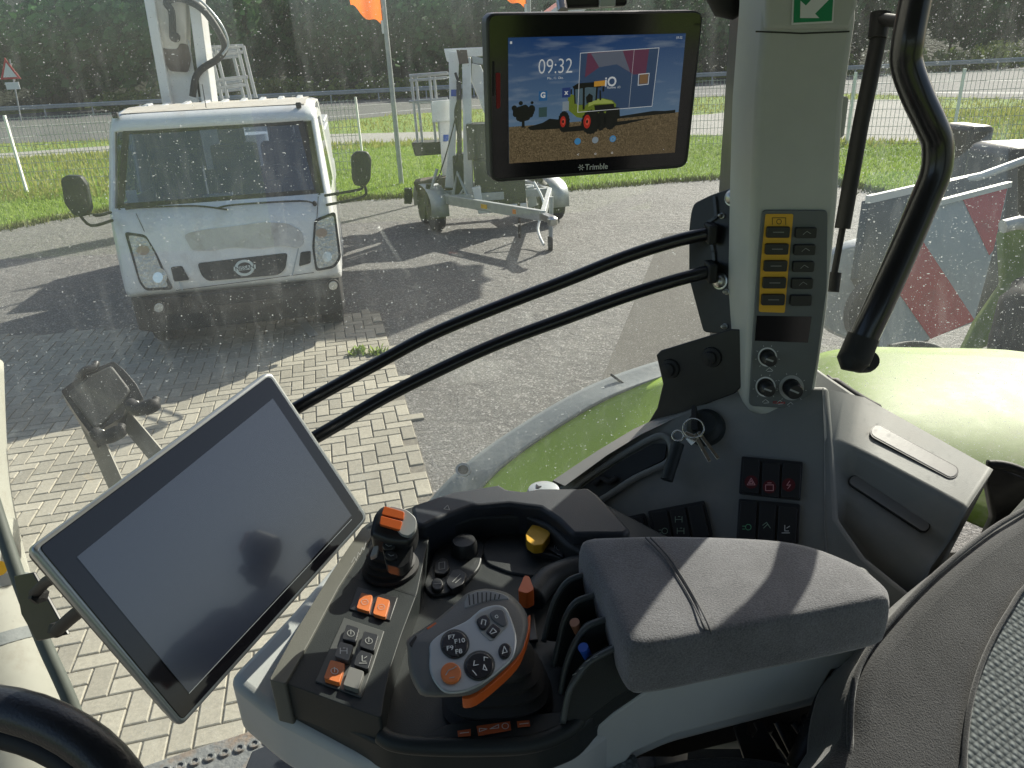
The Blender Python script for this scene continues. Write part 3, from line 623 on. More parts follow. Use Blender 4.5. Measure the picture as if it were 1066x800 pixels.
# ============================================================ TRUCK
def truck():
    XL, XR, D0 = -3.53, -1.60, 6.72
    t = empty('platform_truck', 'white forward cab platform truck parked facing us with a raised boom behind its cab', 'truck', ((XL+XR)/2, 8.5, 0))
    prof = [(6.76, .60), (6.73, .66), (6.735, .80), (6.79, 1.15), (6.86, 1.38), (7.26, 2.00), (7.30, 2.07), (7.40, 2.13), (7.75, 2.17), (8.35, 2.17), (8.42, 2.08), (8.42, .6)]
    cols = [XL, XL+.05, XL+.12, XL+.35, XR-.35, XR-.12, XR-.05, XR]
    def xx(i, x, z, y):
        k = min(max((z-1.4)/.75, 0), 1)*.06                      # tumblehome
        c = (XL+XR)/2; s = 1-k; return c+(x-c)*s
    V = []; Fc = []
    for ci, x in enumerate(cols):
        curve = {0: .07, 1: .022, 2: .008, 3: 0, 4: 0, 5: .008, 6: .022, 7: .07}[ci]
        for i, (y, z) in enumerate(prof):
            yy = y + (curve if i < 8 else 0); zz = z - (curve*.35 if i >= 6 and i <= 10 else 0)
            V.append((xx(i, x, z, y), yy, zz))
    n = len(prof)
    for ci in range(len(cols)-1):
        for i in range(n-1):
            if i == 4 and 1 <= ci <= 5: continue            # windscreen opening
            if i == 10 and 2 <= ci <= 4: continue           # rear window side handled below
            Fc.append([ci*n+i, ci*n+i+1, (ci+1)*n+i+1, (ci+1)*n+i])
    o = obj('cab_shell', V, Fc, m_tpaint, t, smooth=42)
    m = o.modifiers.new('t', 'SOLIDIFY'); m.thickness = .03; m.offset = -1
    # cab back wall with its window
    bw = MB(); yb = 8.40
    bw.box(((XL+XR)/2, yb, 1.05), 1.8, .03, .9); bw.box(((XL+XR)/2, yb, 2.02), 1.8, .03, .2)
    for sx in (-1, 1): bw.box(((XL+XR)/2+sx*.62, yb, 1.7), .56, .03, .5)
    bw.build('cab_back_wall', m_int, t)
    # sides with door windows
    for X_, nm in ((XL, -1), (XR, 1)):
        q = lambda y, z: ((XL+XR)/2+(X_-(XL+XR)/2)*(1-min(max((z-1.4)/.75, 0), 1)*.06), y, z)
        b = MB()
        b.prism([q(6.86, .6), q(6.84, .8), q(6.89, 1.15), q(6.96, 1.36), q(8.42, 1.36), q(8.42, .6)], (-.03*nm, 0, 0))
        b.prism([q(8.0, 1.365), q(8.0, 2.07), q(8.42, 2.04), q(8.42, 1.365)], (-.03*nm, 0, 0))
        b.prism([q(6.965, 1.365), q(7.37, 2.0), q(7.46, 2.0), q(7.10, 1.365)], (-.03*nm, 0, 0))
        b.prism([q(7.375, 2.003), q(7.40, 2.06), q(7.99, 2.08), q(7.99, 2.0)], (-.03*nm, 0, 0))
        b.build('door', m_tpaint, t, bevel=.006)
        MB().prism([q(7.11, 1.37), q(7.46, 1.99), q(7.99, 1.99), q(7.99, 1.37)], (-.008*nm, 0, 0)).build('door_window', m_tglass, t)
        MB().box((X_+.03*nm, 7.95, 1.22), .03, .16, .04).build('door_handle', m_rubber, t, bevel=.005)
        w = MB(); w.lathe((X_-.16*nm, 7.35, .33), (1, 0, 0), [(.19, -.10), (.32, -.10), (.335, -.07), (.335, .07), (.32, .10), (.19, .10)], 32); wo = w.build('wheel', m_rubber, t, smooth=40)
        MB().lathe((X_-.16*nm, 7.35, .33), (nm, 0, 0), [(.2, .06), (.19, .10), (.15, .07), (.05, .09), (.03, .1)], 24).build('rim', m_galv, wo, smooth=40)
    # windscreen
    a, b, c, d = (-3.42, 6.885, 1.39), (-1.71, 6.885, 1.39), (-1.80, 7.275, 1.99), (-3.33, 7.275, 1.99)
    cen = Vector(((XL+XR)/2, 7.05, 1.69)); pl = plane3(Vector(a), Vector(b), Vector(c))
    ws = obj('windscreen', [a, b, c, d], [[0, 1, 2, 3]], m_tglass, t)
    def strip(pts, wd, off=.012):
        m_ = MB(); m_.ribbon([Vector(p)+pl.n*off for p in pts], wd, pl.n, True); return m_
    strip([a, b, c, d], .055, .006).build('windscreen_frame', m_rubber, ws)
    # wipers
    def wiper(px):
        pts = [pl(x, y, .03) for x, y in px]; MB().tube(pts, .009, 6, smooth=4).build('wiper', m_rubber, t)
    wiper([(321, 216), (305, 212), (240, 214), (222, 217)]); wiper([(232, 219), (200, 214), (150, 214), (133, 215)])
    MB().lathe(pl(321, 216, .01), pl.n, [(.02, 0), (.02, .03), (.01, .035)], 12).build('wiper_hub', m_rubber, t)
    # front face
    fp = plane3(Vector((-3, 6.715, .66)), Vector((-2, 6.715, .66)), Vector((-2.5, 6.845, 1.38)))
    # head lamps
    for px, inn in (([(131, 238), (151.6, 242), (162, 262), (176.6, 299), (150, 299), (144, 290)], (162, 286, 11)), ([(320, 232), (342, 224), (347, 274), (340, 284), (320, 287), (317, 262)], (332, 272, 11))):
        hb = slab('headlight', px, fp, .06, m_black, t, off=.014, r=4, bevel=.004)
        xs_ = [p[0] for p in px]; ys_ = [p[1] for p in px]
        q = [(x+(sum(p[0] for p in px)/6-x)*.17, y+(sum(p[1] for p in px)/6-y)*.10) for x, y in px]
        slab('reflector', q, fp, .004, m_lens, hb, off=.018, r=4)
        slab('lens', circ(inn[0], inn[1], 9, 10), fp, .006, m_lens, hb, off=.026, bevel=.002)
        slab('bulb_ring', circ(inn[0], inn[1], 5, 5.5), fp, .004, m_glassy, hb, off=.030)
        marks('lens_rib', [[(min(xs_)+13+k*.2, min(ys_)+18+k*3.2), (min(xs_)+13+k*.2+(13 if px[0][0] < 200 else 9), min(ys_)+17+k*3.2)] for k in range(5)], fp, .006, m_silver, hb, off=.021)
        cx_ = sum(p[0] for p in px)/6-4
        slab('indicator', circ(cx_, sum(p[1] for p in px)/6-14, 6, 5), fp, .004, m_lampdim, hb, off=.024)
    # grille and intakes
    g = slab('grille', [(201, 273), (292, 266), (289, 283), (282, 289), (211, 292), (205, 286)], fp, .02, m_black, t, off=.012, r=4)
    for k in range(6):
        y = 275+k*2.6; marks('grille_bar', [[(207, y+2), (286, y-4)]], fp, .006, m_dark2, g, off=.016) if k < 5 else None
    slab('air_intake', [(175, 276), (186, 275), (193, 290), (178, 291)], fp, .02, m_black, t, off=.012, r=2)
    slab('air_intake', [(305, 266), (315.6, 265), (315, 278), (303, 281)], fp, .02, m_black, t, off=.012, r=2)
    bdg = slab('badge', circ(247.5, 280, 10, 8.6, 28), fp, .012, m_steel, t, off=.026, bevel=.002)
    slab('badge_inner', circ(247.5, 280, 7.3, 5.8, 24), fp, .003, m_black, bdg, off=.0275)
    slab('badge_bar', [(236.5, 278.6), (258.5, 277), (258.7, 281.4), (236.7, 283)], fp, .004, m_steel, bdg, off=.032)
    ptext('badge_letters', 'NISSAN', 247.6, 280, 20, -1.6, fp, .05, m_black, bdg, off=.0335, bold=.001)
    slab('painted_bonnet_reflection', [(188, 243), (205, 239), (240, 236), (268, 233), (292, 235), (306, 243), (309, 256), (303, 262), (285, 258), (262, 261), (236, 258), (215, 261), (196, 260)], fp, .020, m_bonnet_refl, t, off=.020, r=5)  # reflection over the bonnet, painted as a thin brownish patch
    # panel gaps, hood line
    marks('panel_gap', [[(143, 220), (152, 242)], [(325, 208), (323, 231)], [(180, 300), (240, 295), (318, 288)]], fp, .006, m_black, t, off=.008)
    marks('hood_crease', [[(178, 276), (186, 300)], [(303, 262), (296, 290)]], fp, .01, m_silver, t, off=.010)
    # bumper
    bp = MB(); X0, X1 = XL+.01, XR-.01
    P_ = [(X0, 6.95), (X0+.02, 6.80), (X0+.16, 6.70), (X0+.5, 6.675), (X1-.5, 6.675), (X1-.16, 6.70), (X1-.02, 6.80), (X1, 6.95)]
    bp.prism([(x, y, .27) for x, y in P_]+[(X1, 7.0, .27), (X0, 7.0, .27)], (0, 0, .33)); bo = bp.build('bumper', m_rubber, t, bevel=.02)
    bpl = Plane((0, 6.665, .4), (0, -1, 0))
    for x, y in ((162, 317), (337, 303)):
        f_ = slab('fog_light', circ(x, y, 6.5), bpl, .03, m_black, t, off=.012); slab('fog_lens', circ(x, y, 4.6), bpl, .01, m_lens, f_, off=.016, bevel=.003)
    slab('tow_cover', [(186, 307), (193, 306), (193, 318), (186, 319)], bpl, .01, m_black, t, off=.006)
    pt = slab('plate_holder', [(215, 318), (285, 313), (285, 328), (215, 333)], bpl, .012, m_black, t, off=.01)
    # roof ribs
    for k in range(9):
        x = XL+.22+k*.185; MB().prism([(x-.03, 7.60, 2.125), (x+.03, 7.60, 2.125), (x+.03, 8.3, 2.165), (x-.03, 8.3, 2.165)], (0, 0, .032)).build('roof_rib', m_tpaint, t, bevel=.012)
    obj('roof_skin', [(XL+.14, 7.42, 2.139), (XR-.14, 7.42, 2.139), (XR-.14, 7.75, 2.176), (XL+.14, 7.75, 2.176), (XR-.14, 8.34, 2.176), (XL+.14, 8.34, 2.176)], [[0, 1, 2, 3], [3, 2, 4, 5]], m_roofp, t)
    a0 = Vector(atY(222, 112, 7.35)); MB().tube([a0, a0+Vector((0, .03, .2))], .004, 6).build('antenna', m_rubber, t)
    for x in (XL+.12, XR-.2): MB().box((x, 7.36, 2.13), .05, .05, .05).build('roof_marker', m_rubber, t, bevel=.01)
    # interior
    it = MB(); cx_ = (XL+XR)/2
    it.box((cx_, 7.6, .98), 1.74, 1.5, .06); it.prism([(XL+.09, 6.93, 1.36), (XR-.09, 6.93, 1.36), (XR-.09, 7.2, 1.33), (XL+.09, 7.2, 1.33)], (0, 0, -.35))
    it.build('dashboard', m_int, t, bevel=.02)
    for x in (XL+.42, cx_+.02, XR-.45):
        b = MB(); b.box((x, 8.05, 1.42), .46, .14, .72); b.box((x, 8.03, 1.86), .26, .09, .18); b.box((x, 7.8, 1.12), .46, .45, .16)
        b.build('cab_seat', m_cush, t, bevel=.04)
    ring = [Vector((XR-.47+.19*math.cos(q), 7.28+.10*math.sin(q), 1.47+.13*math.sin(q))) for q in [k*math.pi/12 for k in range(24)]]
    sw = MB().tube(ring, .014, 8, closed=True); sw.beam(ring[0], ring[12], .04, .02); sw.beam(ring[18], Vector((XR-.47, 7.28, 1.47)), .04, .02); sw.build('cab_steering_wheel', m_rubber, t, smooth=60)
    MB().box((cx_-.06, 7.1, 1.40), .26, .12, .02, .1).build('dashboard_papers', m_silver, t)
    MB().box((XL+.2, 6.98, 1.43), .07, .01, .09).build('badge_sticker', m_grnp, t)
    MB().box((XL+.2, 6.975, 1.44), .09, .005, .15).build('windscreen_sticker', m_white, t)
    # mirrors
    for px, arm in (([(65, 184), (70, 180), (84, 181), (90, 190), (95, 216), (90, 222), (78, 221), (69, 208)], [[(84, 218), (96, 231), (121, 226)], [(83, 214), (100, 221), (119, 218)]]),
                    ([(354, 166), (360, 161), (372, 162), (376, 170), (375, 192), (370, 199), (358, 198), (355, 190)], [[(370, 198), (368, 210), (334, 217)], [(366, 198), (364, 202), (332, 207)]])):
        mp = Plane((0, 6.62, 1.6), (0, -1, 0)); h_ = slab('mirror', px, mp, .09, m_dark2, t, r=3, bevel=.02)
        for A in arm: MB().tube([atY(x, y, 6.66 if i < 2 else 6.84) for i, (x, y) in enumerate(A)], .013, 8, smooth=4).build('mirror_arm', m_rubber, h_, smooth=60)
    # chassis, deck and mast behind the cab
    MB().box((cx_, 10.3, .55), .8, 6.0, .22).build('chassis', m_black, t)
    dk = MB(); dk.box((cx_, 10.6, .86), 1.7, 4.1, .09); dk.build('flatbed', m_galv, t, bevel=.01)
    for sx in (-1, 1):
        dk = MB().box((cx_+sx*.86, 10.6, .98), .03, 4.1, .26); dk.build('side_board', m_galv, t)
        w = MB(); w.lathe((cx_+sx*.72, 11.3, .33), (1, 0, 0), [(.19, -.13), (.32, -.13), (.335, -.09), (.335, .09), (.32, .13), (.19, .13)], 32); w.build('rear_wheel', m_rubber, t, smooth=40)
        MB().box((cx_+sx*.9, 8.8, .6), .1, .7, .35).build('side_guard', m_galv, t, bevel=.01)
    l0 = atY(355, 197, 8.7); lm = MB().box(l0+Vector((0, 0.03, -.02)), .12, .1, .26).build('marker_lamp', m_galv, t, bevel=.01)
    MB().lathe(l0+Vector((0, -.02, 0)), (0, -1, 0), [(.03, 0), (.03, .03), (.02, .04)], 12).build('marker_lens', m_lamp, lm)
    mp = Plane((0, 8.75, 2.4), (0, -1, 0))
    bo = MB(); A_ = [mp(x, y) for x, y in ((190, -60), (187, 0), (205, 100), (253, 100), (240, 0), (236, -60))]
    # open box section: two cheeks, back web
    L_ = [mp(x, y) for x, y in ((184, -60), (187, 0), (205, 112), (214, 112), (197, 0), (194, -60))]; Rr = [mp(x, y) for x, y in ((228, -60), (230, 0), (243, 112), (254, 112), (241, 0), (238, -60))]
    bm_ = MB(); bm_.prism(L_, (0, .4, 0)); bm_.prism(Rr, (0, .4, 0)); 
    bm_.prism([mp(x, y, -.12) for x, y in ((196, 40), (232, 40), (243, 114), (210, 114))], (0, .04, 0)); bm_.build('boom', m_tpaint, t, bevel=.01)
    MB().prism([mp(x, y, -.05) for x, y in ((196, -60), (228, -60), (229, 58), (222, 72), (212, 72), (205, 58), (199, 10))], (0, .25, 0)).build('boom_insert', m_roofp, t, bevel=.015)
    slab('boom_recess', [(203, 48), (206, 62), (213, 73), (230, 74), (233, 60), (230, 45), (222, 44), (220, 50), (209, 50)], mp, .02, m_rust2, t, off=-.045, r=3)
    MB().tube([mp(x, y, .05) for x, y in ((214, 36), (213, 12), (208, 2), (222, -2), (242, 8), (257, 28), (265, 48), (258, 60), (243, 70), (236, 80), (233, 99))], .035, 10, smooth=5).build('hydraulic_hose', m_rubber, t, smooth=60)
    MB().tube([mp(x, y, .09) for x, y in ((228, -10), (246, 5), (262, 26), (268, 45), (262, 56))], .012, 8, smooth=5).build('cable', m_silver, t, smooth=60)
    MB().lathe(mp(217, 38, .02), (0, -1, 0), [(.05, 0), (.05, .06), (.03, .07)], 12).build('hose_fitting', m_rubber, t)
    # work platform cage behind
    cg = empty_part = None
    cp = lambda x, y, d=9.6: atY(x, y, d)
    c_ = MB()
    for a_, b_ in (((262, 48), (296, 46)), ((262, 56), (296, 52)), ((266, 82), (300, 78)), ((266, 90), (300, 86)), ((262, 44), (274, 100)), ((268, 46), (280, 100)), ((290, 46), (302, 100)), ((296, 46), (308, 100))):
        c_.tube([cp(*a_), cp(*b_)], .02, 8)
        c_.tube([cp(a_[0]+4, a_[1]+4, 10.4), cp(b_[0]+4, b_[1]+4, 10.4)], .02, 8)
    c_.build('work_cage', m_galv, t, smooth=60)
    # turret; lockers, upper boom and basket added out of sight to shadow the yard
    for x0, y0, z0, sx, sy, sz in ((-3.1, 9.7, 1.4, .8, 1.2, 1.0), (-2.0, 9.8, 1.35, .7, 1.3, .9), (-2.55, 11.6, 1.35, 1.7, 1.6, .9)):
        MB().box((x0, y0, z0), sx, sy, sz).build('shadow_locker', m_galv, t, bevel=.02)
    MB().lathe((-2.5, 9.0, .9), (0, 0, 1), [(.42, 0), (.42, .25), (.3, .3), (.28, .9), (.01, .9)], 24).build('turret', m_tpaint, t, smooth=40)
    MB().beam((-2.55, 8.9, 3.7), (-3.6, 14.5, 4.3), .42, .42).build('shadow_boom', m_tpaint, t, bevel=.02)
    kb = MB().box((-3.7, 14.2, 4.7), 1.9, 1.1, 1.1).build('basket', m_tpaint, t, bevel=.03)  # added basket above the view, there for its shadow
    # turn the truck a little towards us about the middle of its front
    piv = Vector(((XL+XR)/2, 6.75, 0)); rot = Matrix.Rotation(R_(10.5), 4, 'Z')
    t.rotation_euler = (0, 0, R_(10.5)); t.location = piv + rot @ (LOC[t]-piv) + Vector((.05, 0, 0))
    return t
m_glassy = mat('lamp_glass', (.75, .8, .85), .08, metal=.6)
m_lampdim = mat('indicator_lens', (.45, .33, .24), .3)
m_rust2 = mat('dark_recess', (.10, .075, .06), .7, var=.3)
truck()

# ============================================================ PLATFORM TRAILER
def trailer():
    t = empty('platform_trailer', 'galvanised twin axle trailer carrying a folded white work platform, right of the truck', 'trailer', (-.5, 12.2, 0))
    Q = atY
    def fender(cx, cy, px_dir, nm='mudguard'):
        V = []; pts = []
        for k in range(15):
            an = math.pi*(k/14); pts.append((-math.cos(an)*.66, math.sin(an)**.5*.42+.26))
        m_ = MB(); dx, dy = px_dir; sx, sy = -dy, dx
        v = []; f = []
        for (u, z) in pts:
            for wv in (-.14, .14):
                v.append((cx+dx*u+sx*wv, cy+dy*u+sy*wv, z))
        for k in range(14): f.append([2*k, 2*k+1, 2*k+3, 2*k+2])
        o = obj(nm, v, f, m_galv, t, smooth=60); q = o.modifiers.new('s', 'SOLIDIFY'); q.thickness = .012
        for s in (-.34, .34):
            wv = MB().lathe((cx+dx*s, cy+dy*s, .30), (sx, sy, 0), [(.17, -.08), (.28, -.09), (.30, -.05), (.30, .05), (.28, .09), (.17, .08)], 28).build('wheel', m_rubber, t, smooth=40)
            MB().lathe((cx+dx*s, cy+dy*s, .30), (-sx, -sy, 0), [(.17, .02), (.16, .06), (.05, .04)], 20).build('rim', m_white, wv, smooth=40)
            MB().lathe((cx+dx*s, cy+dy*s, .30), (sx, sy, 0), [(.17, .02), (.16, .06), (.05, .04)], 20).build('rim', m_white, wv, smooth=40)
    yaw = R_(-72); d = (math.cos(yaw), math.sin(yaw))          # drawbar direction, towards us and to the right
    fender(-1.18, 12.3, d); fender(.72, 12.65, d)
    fr = MB(); zz = .52
    c0 = Vector((-.3, 12.5, zz)); dv = Vector((d[0], d[1], 0)); sv = Vector((-d[1], d[0], 0))
    cpl = Vector(Q(566, 258, 10.1)); cpl.z = .5
    pL = Vector((-1.0, 12.2, zz)); pR = Vector((.55, 12.5, zz))
    fr.beam(pL-dv*.8, pL+dv*.6, .08, .12); fr.beam(pR-dv*.8, pR+dv*.6, .08, .12)
    fr.beam(pL+dv*.6, cpl, .07, .14); fr.beam(pR+dv*.6, cpl, .07, .12); fr.beam(pL+dv*.55, pR+dv*.55, .08, .12); fr.beam(pL-dv*.7, pR-dv*.7, .08, .12); fr.beam(pL, pR, .08, .1)
    f = fr.build('chassis_frame', m_galv, t, bevel=.006)
    cp_ = MB(); cp_.beam(cpl-dv*.2, cpl+dv*.35, .09, .09); cp_.lathe(cpl+dv*.35+Vector((0, 0, -.02)), (0, 0, 1), [(.03, -.05), (.07, -.04), (.07, .04), (.03, .07)], 14); cp_.build('coupling', m_steel, t, bevel=.006)
    MB().tube([Vector(Q(574, 205, 10.2)), Vector(Q(573, 260, 10.2))], .03, 12).build('jockey_post', m_galv, t, smooth=60)
    jb = Vector(Q(573, 262, 10.2)); jw = MB().tube([jb, Vector((jb.x, jb.y, .18))], .022, 10).build('jockey_leg', m_rubber, t, smooth=60)
    MB().lathe((jb.x, jb.y, .10), (1, 0, 0), [(.03, -.03), (.10, -.03), (.10, .03), (.03, .03)], 20).build('jockey_wheel', m_rubber, jw, smooth=40)
    MB().tube([Vector(Q(540, 212, 10.9)), Vector(Q(541, 248, 10.9))], .022, 10).build('brake_lever', m_black, t, smooth=60)
    for tt, m_, s in ((.42, m_yellow, .13), (.74, m_lamp, .06)):
        q = (pL+dv*.6).lerp(cpl, tt); bd = (cpl-(pL+dv*.6)).normalized(); nb = Vector((bd.y, -bd.x, 0)).normalized()
        MB().beam(q-bd*s/2+nb*.04, q+bd*s/2+nb*.04, .012, .06).build('side_reflector', m_, t)
    MB().tube([Q(556, 190, 11.2), Q(566, 212, 10.9), Q(560, 238, 10.6), Q(566, 255, 10.2)], .018, 8, smooth=5).build('supply_cable', m_white, t, smooth=60)
    # mast
    y0 = 12.3
    def pxbox(name, px, y, th, m_, bev=.012, label=None): return slab(name, px, Plane((0, y, 0), (0, -1, 0)), th, m_, t, bevel=bev)
    pxbox('mast', [(467, 54), (478, 54), (475, 130), (473, 196), (463, 196), (468, 130)], y0, .12, m_tpaint)
    pxbox('mast', [(481, 60), (490, 60), (491, 130), (493, 204), (483, 204), (482, 130)], y0-.15, .14, m_tpaint)
    pxbox('mast_head', [(462, 51), (508, 49), (508, 58), (484, 60), (474, 68), (465, 64)], y0+.2, .25, m_tpaint)
    pxbox('head_cover', [(475, 52), (486, 52), (488, 66), (478, 67)], y0-.17, .02, m_rust2, .005)
    pxbox('folded_arm', [(491, 66), (500, 68), (514, 100), (514, 124), (504, 118), (491, 86)], y0+.1, .15, m_tpaint)
    pxbox('folded_arm', [(457, 124), (468, 122), (470, 190), (461, 196)], y0+.35, .14, m_tpaint)
    pxbox('hydraulic_cylinder', [(475, 84), (480, 84), (481, 180), (476, 180)], y0-.05, .05, m_dark2)
    pxbox('lamp_bar', [(491, 58), (506, 62), (506, 68), (492, 66)], y0-.1, .06, m_silver)
    MB().tube([Q(474, 76, y0-.2), Q(479, 96, y0-.25), Q(474, 118, y0-.2), Q(478, 150, y0-.25), Q(474, 170, y0-.2)], .02, 8, smooth=6).build('hydraulic_hose', m_rubber, t, smooth=180)
    MB().tube([Q(455, 176, y0-.3), Q(448, 200, y0-.35), Q(470, 212, y0-.4)], .025, 8).build('stay_frame', m_galv, t)
    MB().tube([Q(484, 196, y0-.5), Q(472, 212, y0-.5), Q(500, 218, y0-.6)], .025, 8).build('stay_frame', m_galv, t)
    pxbox('control_box', [(449, 106), (470, 104), (471, 126), (450, 128)], y0+.3, .2, m_tpaint)
    for x, y in ((472, 97), (464, 144)): pxbox('blue_label', [(x-2.5, y-3.5), (x+3, y-3.5), (x+3, y+3.5), (x-2.5, y+3.5)], y0-.01 if x == 472 else y0+.33, .01, m_bluel, .001)
    pxbox('battery_box', [(485, 130), (528, 128), (532, 165), (487, 167)], y0-.35, .45, m_dark)
    pxbox('tool_box', [(492, 168), (545, 164), (548, 212), (496, 217)], y0-.5, .6, m_dark)
    pxbox('pump_box', [(471, 163), (484, 160), (487, 200), (473, 204)], y0-.1, .35, m_dark2)
    pxbox('hose_drum', [(548, 196), (556, 194), (560, 214), (550, 218)], y0-.4, .2, m_silver)
    pxbox('white_tank', [(491, 196), (500, 194), (503, 216), (548, 212), (549, 219), (498, 223)], y0-.62, .08, m_tpaint)
    # basket on the left
    b = MB()
    for x in (428, 433, 447, 452):
        b.tube([Q(x, 80, y0+.5), Q(x+7, 150, y0+.5)], .022, 8)
    for y in (79, 84, 106): b.tube([Q(426, y, y0+.5), Q(466, y-3, y0+.5)], .022, 8)
    for y in (80, 108): b.tube([Q(430, y, y0+1.1), Q(468, y-3, y0+1.1)], .02, 8)
    bs = b.build('basket', m_galv, t, smooth=60)
    slab('basket_tray', [(428, 149), (459, 148), (460, 161), (432, 163)], Plane((0, y0+.45, 0), (0, -1, 0)), .5, m_rubber, bs, bevel=.02)
    MB().tube([Q(480, 95, y0-.2), Q(470, 140, y0-.2), Q(460, 175, y0-.3), Q(454, 190, y0-.3)], .01, 6, smooth=5).build('guide_cable', m_black, t)
    MB().tube([Q(470, 212, y0-.5), Q(476, 180, y0-.5), Q(490, 212, y0-.6)], .03, 8).build('stay_frame', m_galv, t)
    MB().tube([Q(446, 192, y0-.3), Q(444, 215, y0-.3)], .04, 8).build('support_jack', m_dark2, t); MB().beam(Q(425, 196, y0), Q(425, 212, y0), .12, .12).build('tail_lamp', m_dark2, t, bevel=.01)
    slab('deck_clutter', [(430, 190), (470, 184), (474, 214), (436, 206)], Plane((0, y0+.1, 0), (0, -1, 0)), .4, m_rust2, t, bevel=.02)
    MB().beam((.1, 12.5, 2.5), (2.2, 13.5, 3.8), .28, .3).build('shadow_arm', m_tpaint, t, bevel=.01)  # added arm and basket above the view, to shadow the yard
    kb = MB(); kb.box((2.3, 13.6, 3.75), 1.9, 1.2, .08, .5); kb.box((2.1, 13.4, 4.0), .8, .5, .5, .9)
    for ax, ay, sx, sy in ((0, -.75, 2.0, .04), (0, .75, 2.0, .04), (-1, 0, .04, 1.5), (1, 0, .04, 1.5)): kb.box((2.3+ax, 13.6+ay, 4.25), sx, sy, 1.0)
    kb.build('shadow_basket', m_dark2, t, bevel=.01)
    return t
trailer()

# ============================================================ TRACTOR (we sit in its cab)
TR = empty('tractor', 'tractor whose cab we sit in, green fenders and grey window pillar with control panel', 'tractor', (.6, .2, 0))
# --- window panes
pg1 = Plane((0, 1.16, 0), (0, -1, 0))
slab('side_window', [(-160, -120), (800, -120), (800, 560), (560, 700), (300, 900), (-160, 900)], pg1, .004, m_glass, TR)
pr = plane3(P(850, 100, 1.02), P(1100, 100, .98), P(860, 420, 1.12))
slab('rear_side_window', [(832, -120), (1200, -120), (1200, 620), (1030, 500), (870, 415), (836, 400)], pr, .004, m_glass2, TR)
# --- pillar trim
pp = Plane((0, .87, 0), (0, -1, 0))
tp_ = slab('window_pillar', [(800, -90), (797, 0), (788, 105), (784, 200), (780, 330), (776, 415), (780, 430), (800, 437), (838, 437), (848, 425), (862, 330), (874, 210), (880, 110), (893, 20), (896, -90)], pp, .10, m_trim, TR, bevel=.010, seg=4)
MB().ribbon([pp(787, 33, .0012), pp(835, 35, .0012), pp(884, 33, .0012)], .0016, pp.n).build('trim_joint', m_black, tp_)
slab('pillar_head', [(797, -90), (797.5, 31), (884.5, 31), (893, 5), (896, -90)], pp, .02, m_trim, tp_, off=.004, bevel=.004)
# hidden steel cab post behind the trim
MB().prism([(.30, .99, H-.62), (.41, .99, H-.62), (.43, 1.12, H-.62), (.32, 1.12, H-.62)], (0, 0, 1.0)).build('cab_post', m_black, TR)
# exit arrow sticker
ex = slab('exit_sticker', [(826, -22), (870, -22), (867.5, 24), (824, 26)], pp, .0006, m_white, tp_, off=.0052)
slab('sticker_field', [(827.5, -20), (868.5, -20), (866, 22), (826, 24)], pp, .0003, m_exitg, ex, off=.0056)
slab('sticker_arrow', [(833, 19), (853, 19), (848.5, 14.5), (864, -1), (866, -14), (853, -16), (850, -6), (839, 6), (833.5, 1)], pp, .0003, m_white, ex, off=.0060)
# small clip stubs on the pillar
for x, y, nx in ((786, 124, -1), (873, 122, 1)):
    c = pp(x, y, -.03); MB().box(c, .012, .02, .045).build('trim_clip', m_trim, tp_, bevel=.004)
# --- control panel on the pillar
cp = slab('control_panel', [(794, 219), (862, 219), (861, 300), (850, 380), (842, 427), (780, 423), (784, 350), (790, 260)], pp, .004, m_panel, tp_, off=.0035, r=5, bevel=.0012)
slab('yellow_field', [(797, 223), (826, 223), (822, 265), (817, 326), (790, 325), (792, 275)], pp, .0008, m_yellow, cp, off=.0042, r=2)
def key(px, pl, off, mm, par, name='button', th=.006, r=2, bev=.0012): return slab(name, px, pl, th, mm, par, off=off, r=r, bevel=bev)
for i in range(5):
    y = 242+i*17.6; xo = -1.3*i
    key([(799+xo, y-5.5), (823+xo, y-5.5), (822+xo, y+6), (798+xo, y+6)], pp, .0085, m_but, cp)
    marks('button_print', [[(805+xo, y), (816+xo, y)]], pp, .0007, m_dim, cp, off=.0089)
    key([(829+xo, y-4.5), (851+xo, y-4.5), (850+xo, y+6.5), (828+xo, y+6.5)], pp, .0085, m_but, cp)
    if i < 4: marks('button_print', [[(836+xo, y+2.5), (840+xo, y-1), (844+xo, y+1.5)]], pp, .0006, m_dim, cp, off=.0089)
marks('yellow_icon', [[(804, 234), (804, 227), (818, 227), (818, 234)], circ(811, 231, 2.6, n=8)+[circ(811, 231, 2.6, n=8)[0]]], pp, .0007, m_black, cp, off=.0046)
slab('display_window', [(788, 329), (845, 330), (841, 357), (786, 355)], pp, .001, m_gloss, cp, off=.0042)
for (x, y, rr) in ((799, 372, 10), (797, 403, 10.5), (824, 404, 13)):
    kb = slab('dial_ring', circ(x, y, rr, rr, 36), pp, .0006, m_silver if rr > 12 else m_white, cp, off=.0040)
    slab('dial_well', circ(x, y, rr-1.6 if rr < 12 else rr-3.4, n=32), pp, .0006, m_black, kb, off=.0045)
    MB().lathe(pp(x, y, .004), pp.n, [(.0093*rr/11, 0), (.0088*rr/11, .013), (.0075*rr/11, .015), (.002, .0155)], 28).build('dial_knob', m_but, kb, smooth=40)
    marks('dial_pointer', [[(x-1, y+2), (x+rr*.55, y+rr*.42)]], pp, .0022, m_silver, kb, off=.0198)
    marks('dial_ticks', [[(x+math.cos(q)*(rr+1.5), y+math.sin(q)*(rr+1.5)), (x+math.cos(q)*(rr+3), y+math.sin(q)*(rr+3))] for q in [R_(130+k*40) for k in range(8)]], pp, .0005, m_white, kb, off=.0042)
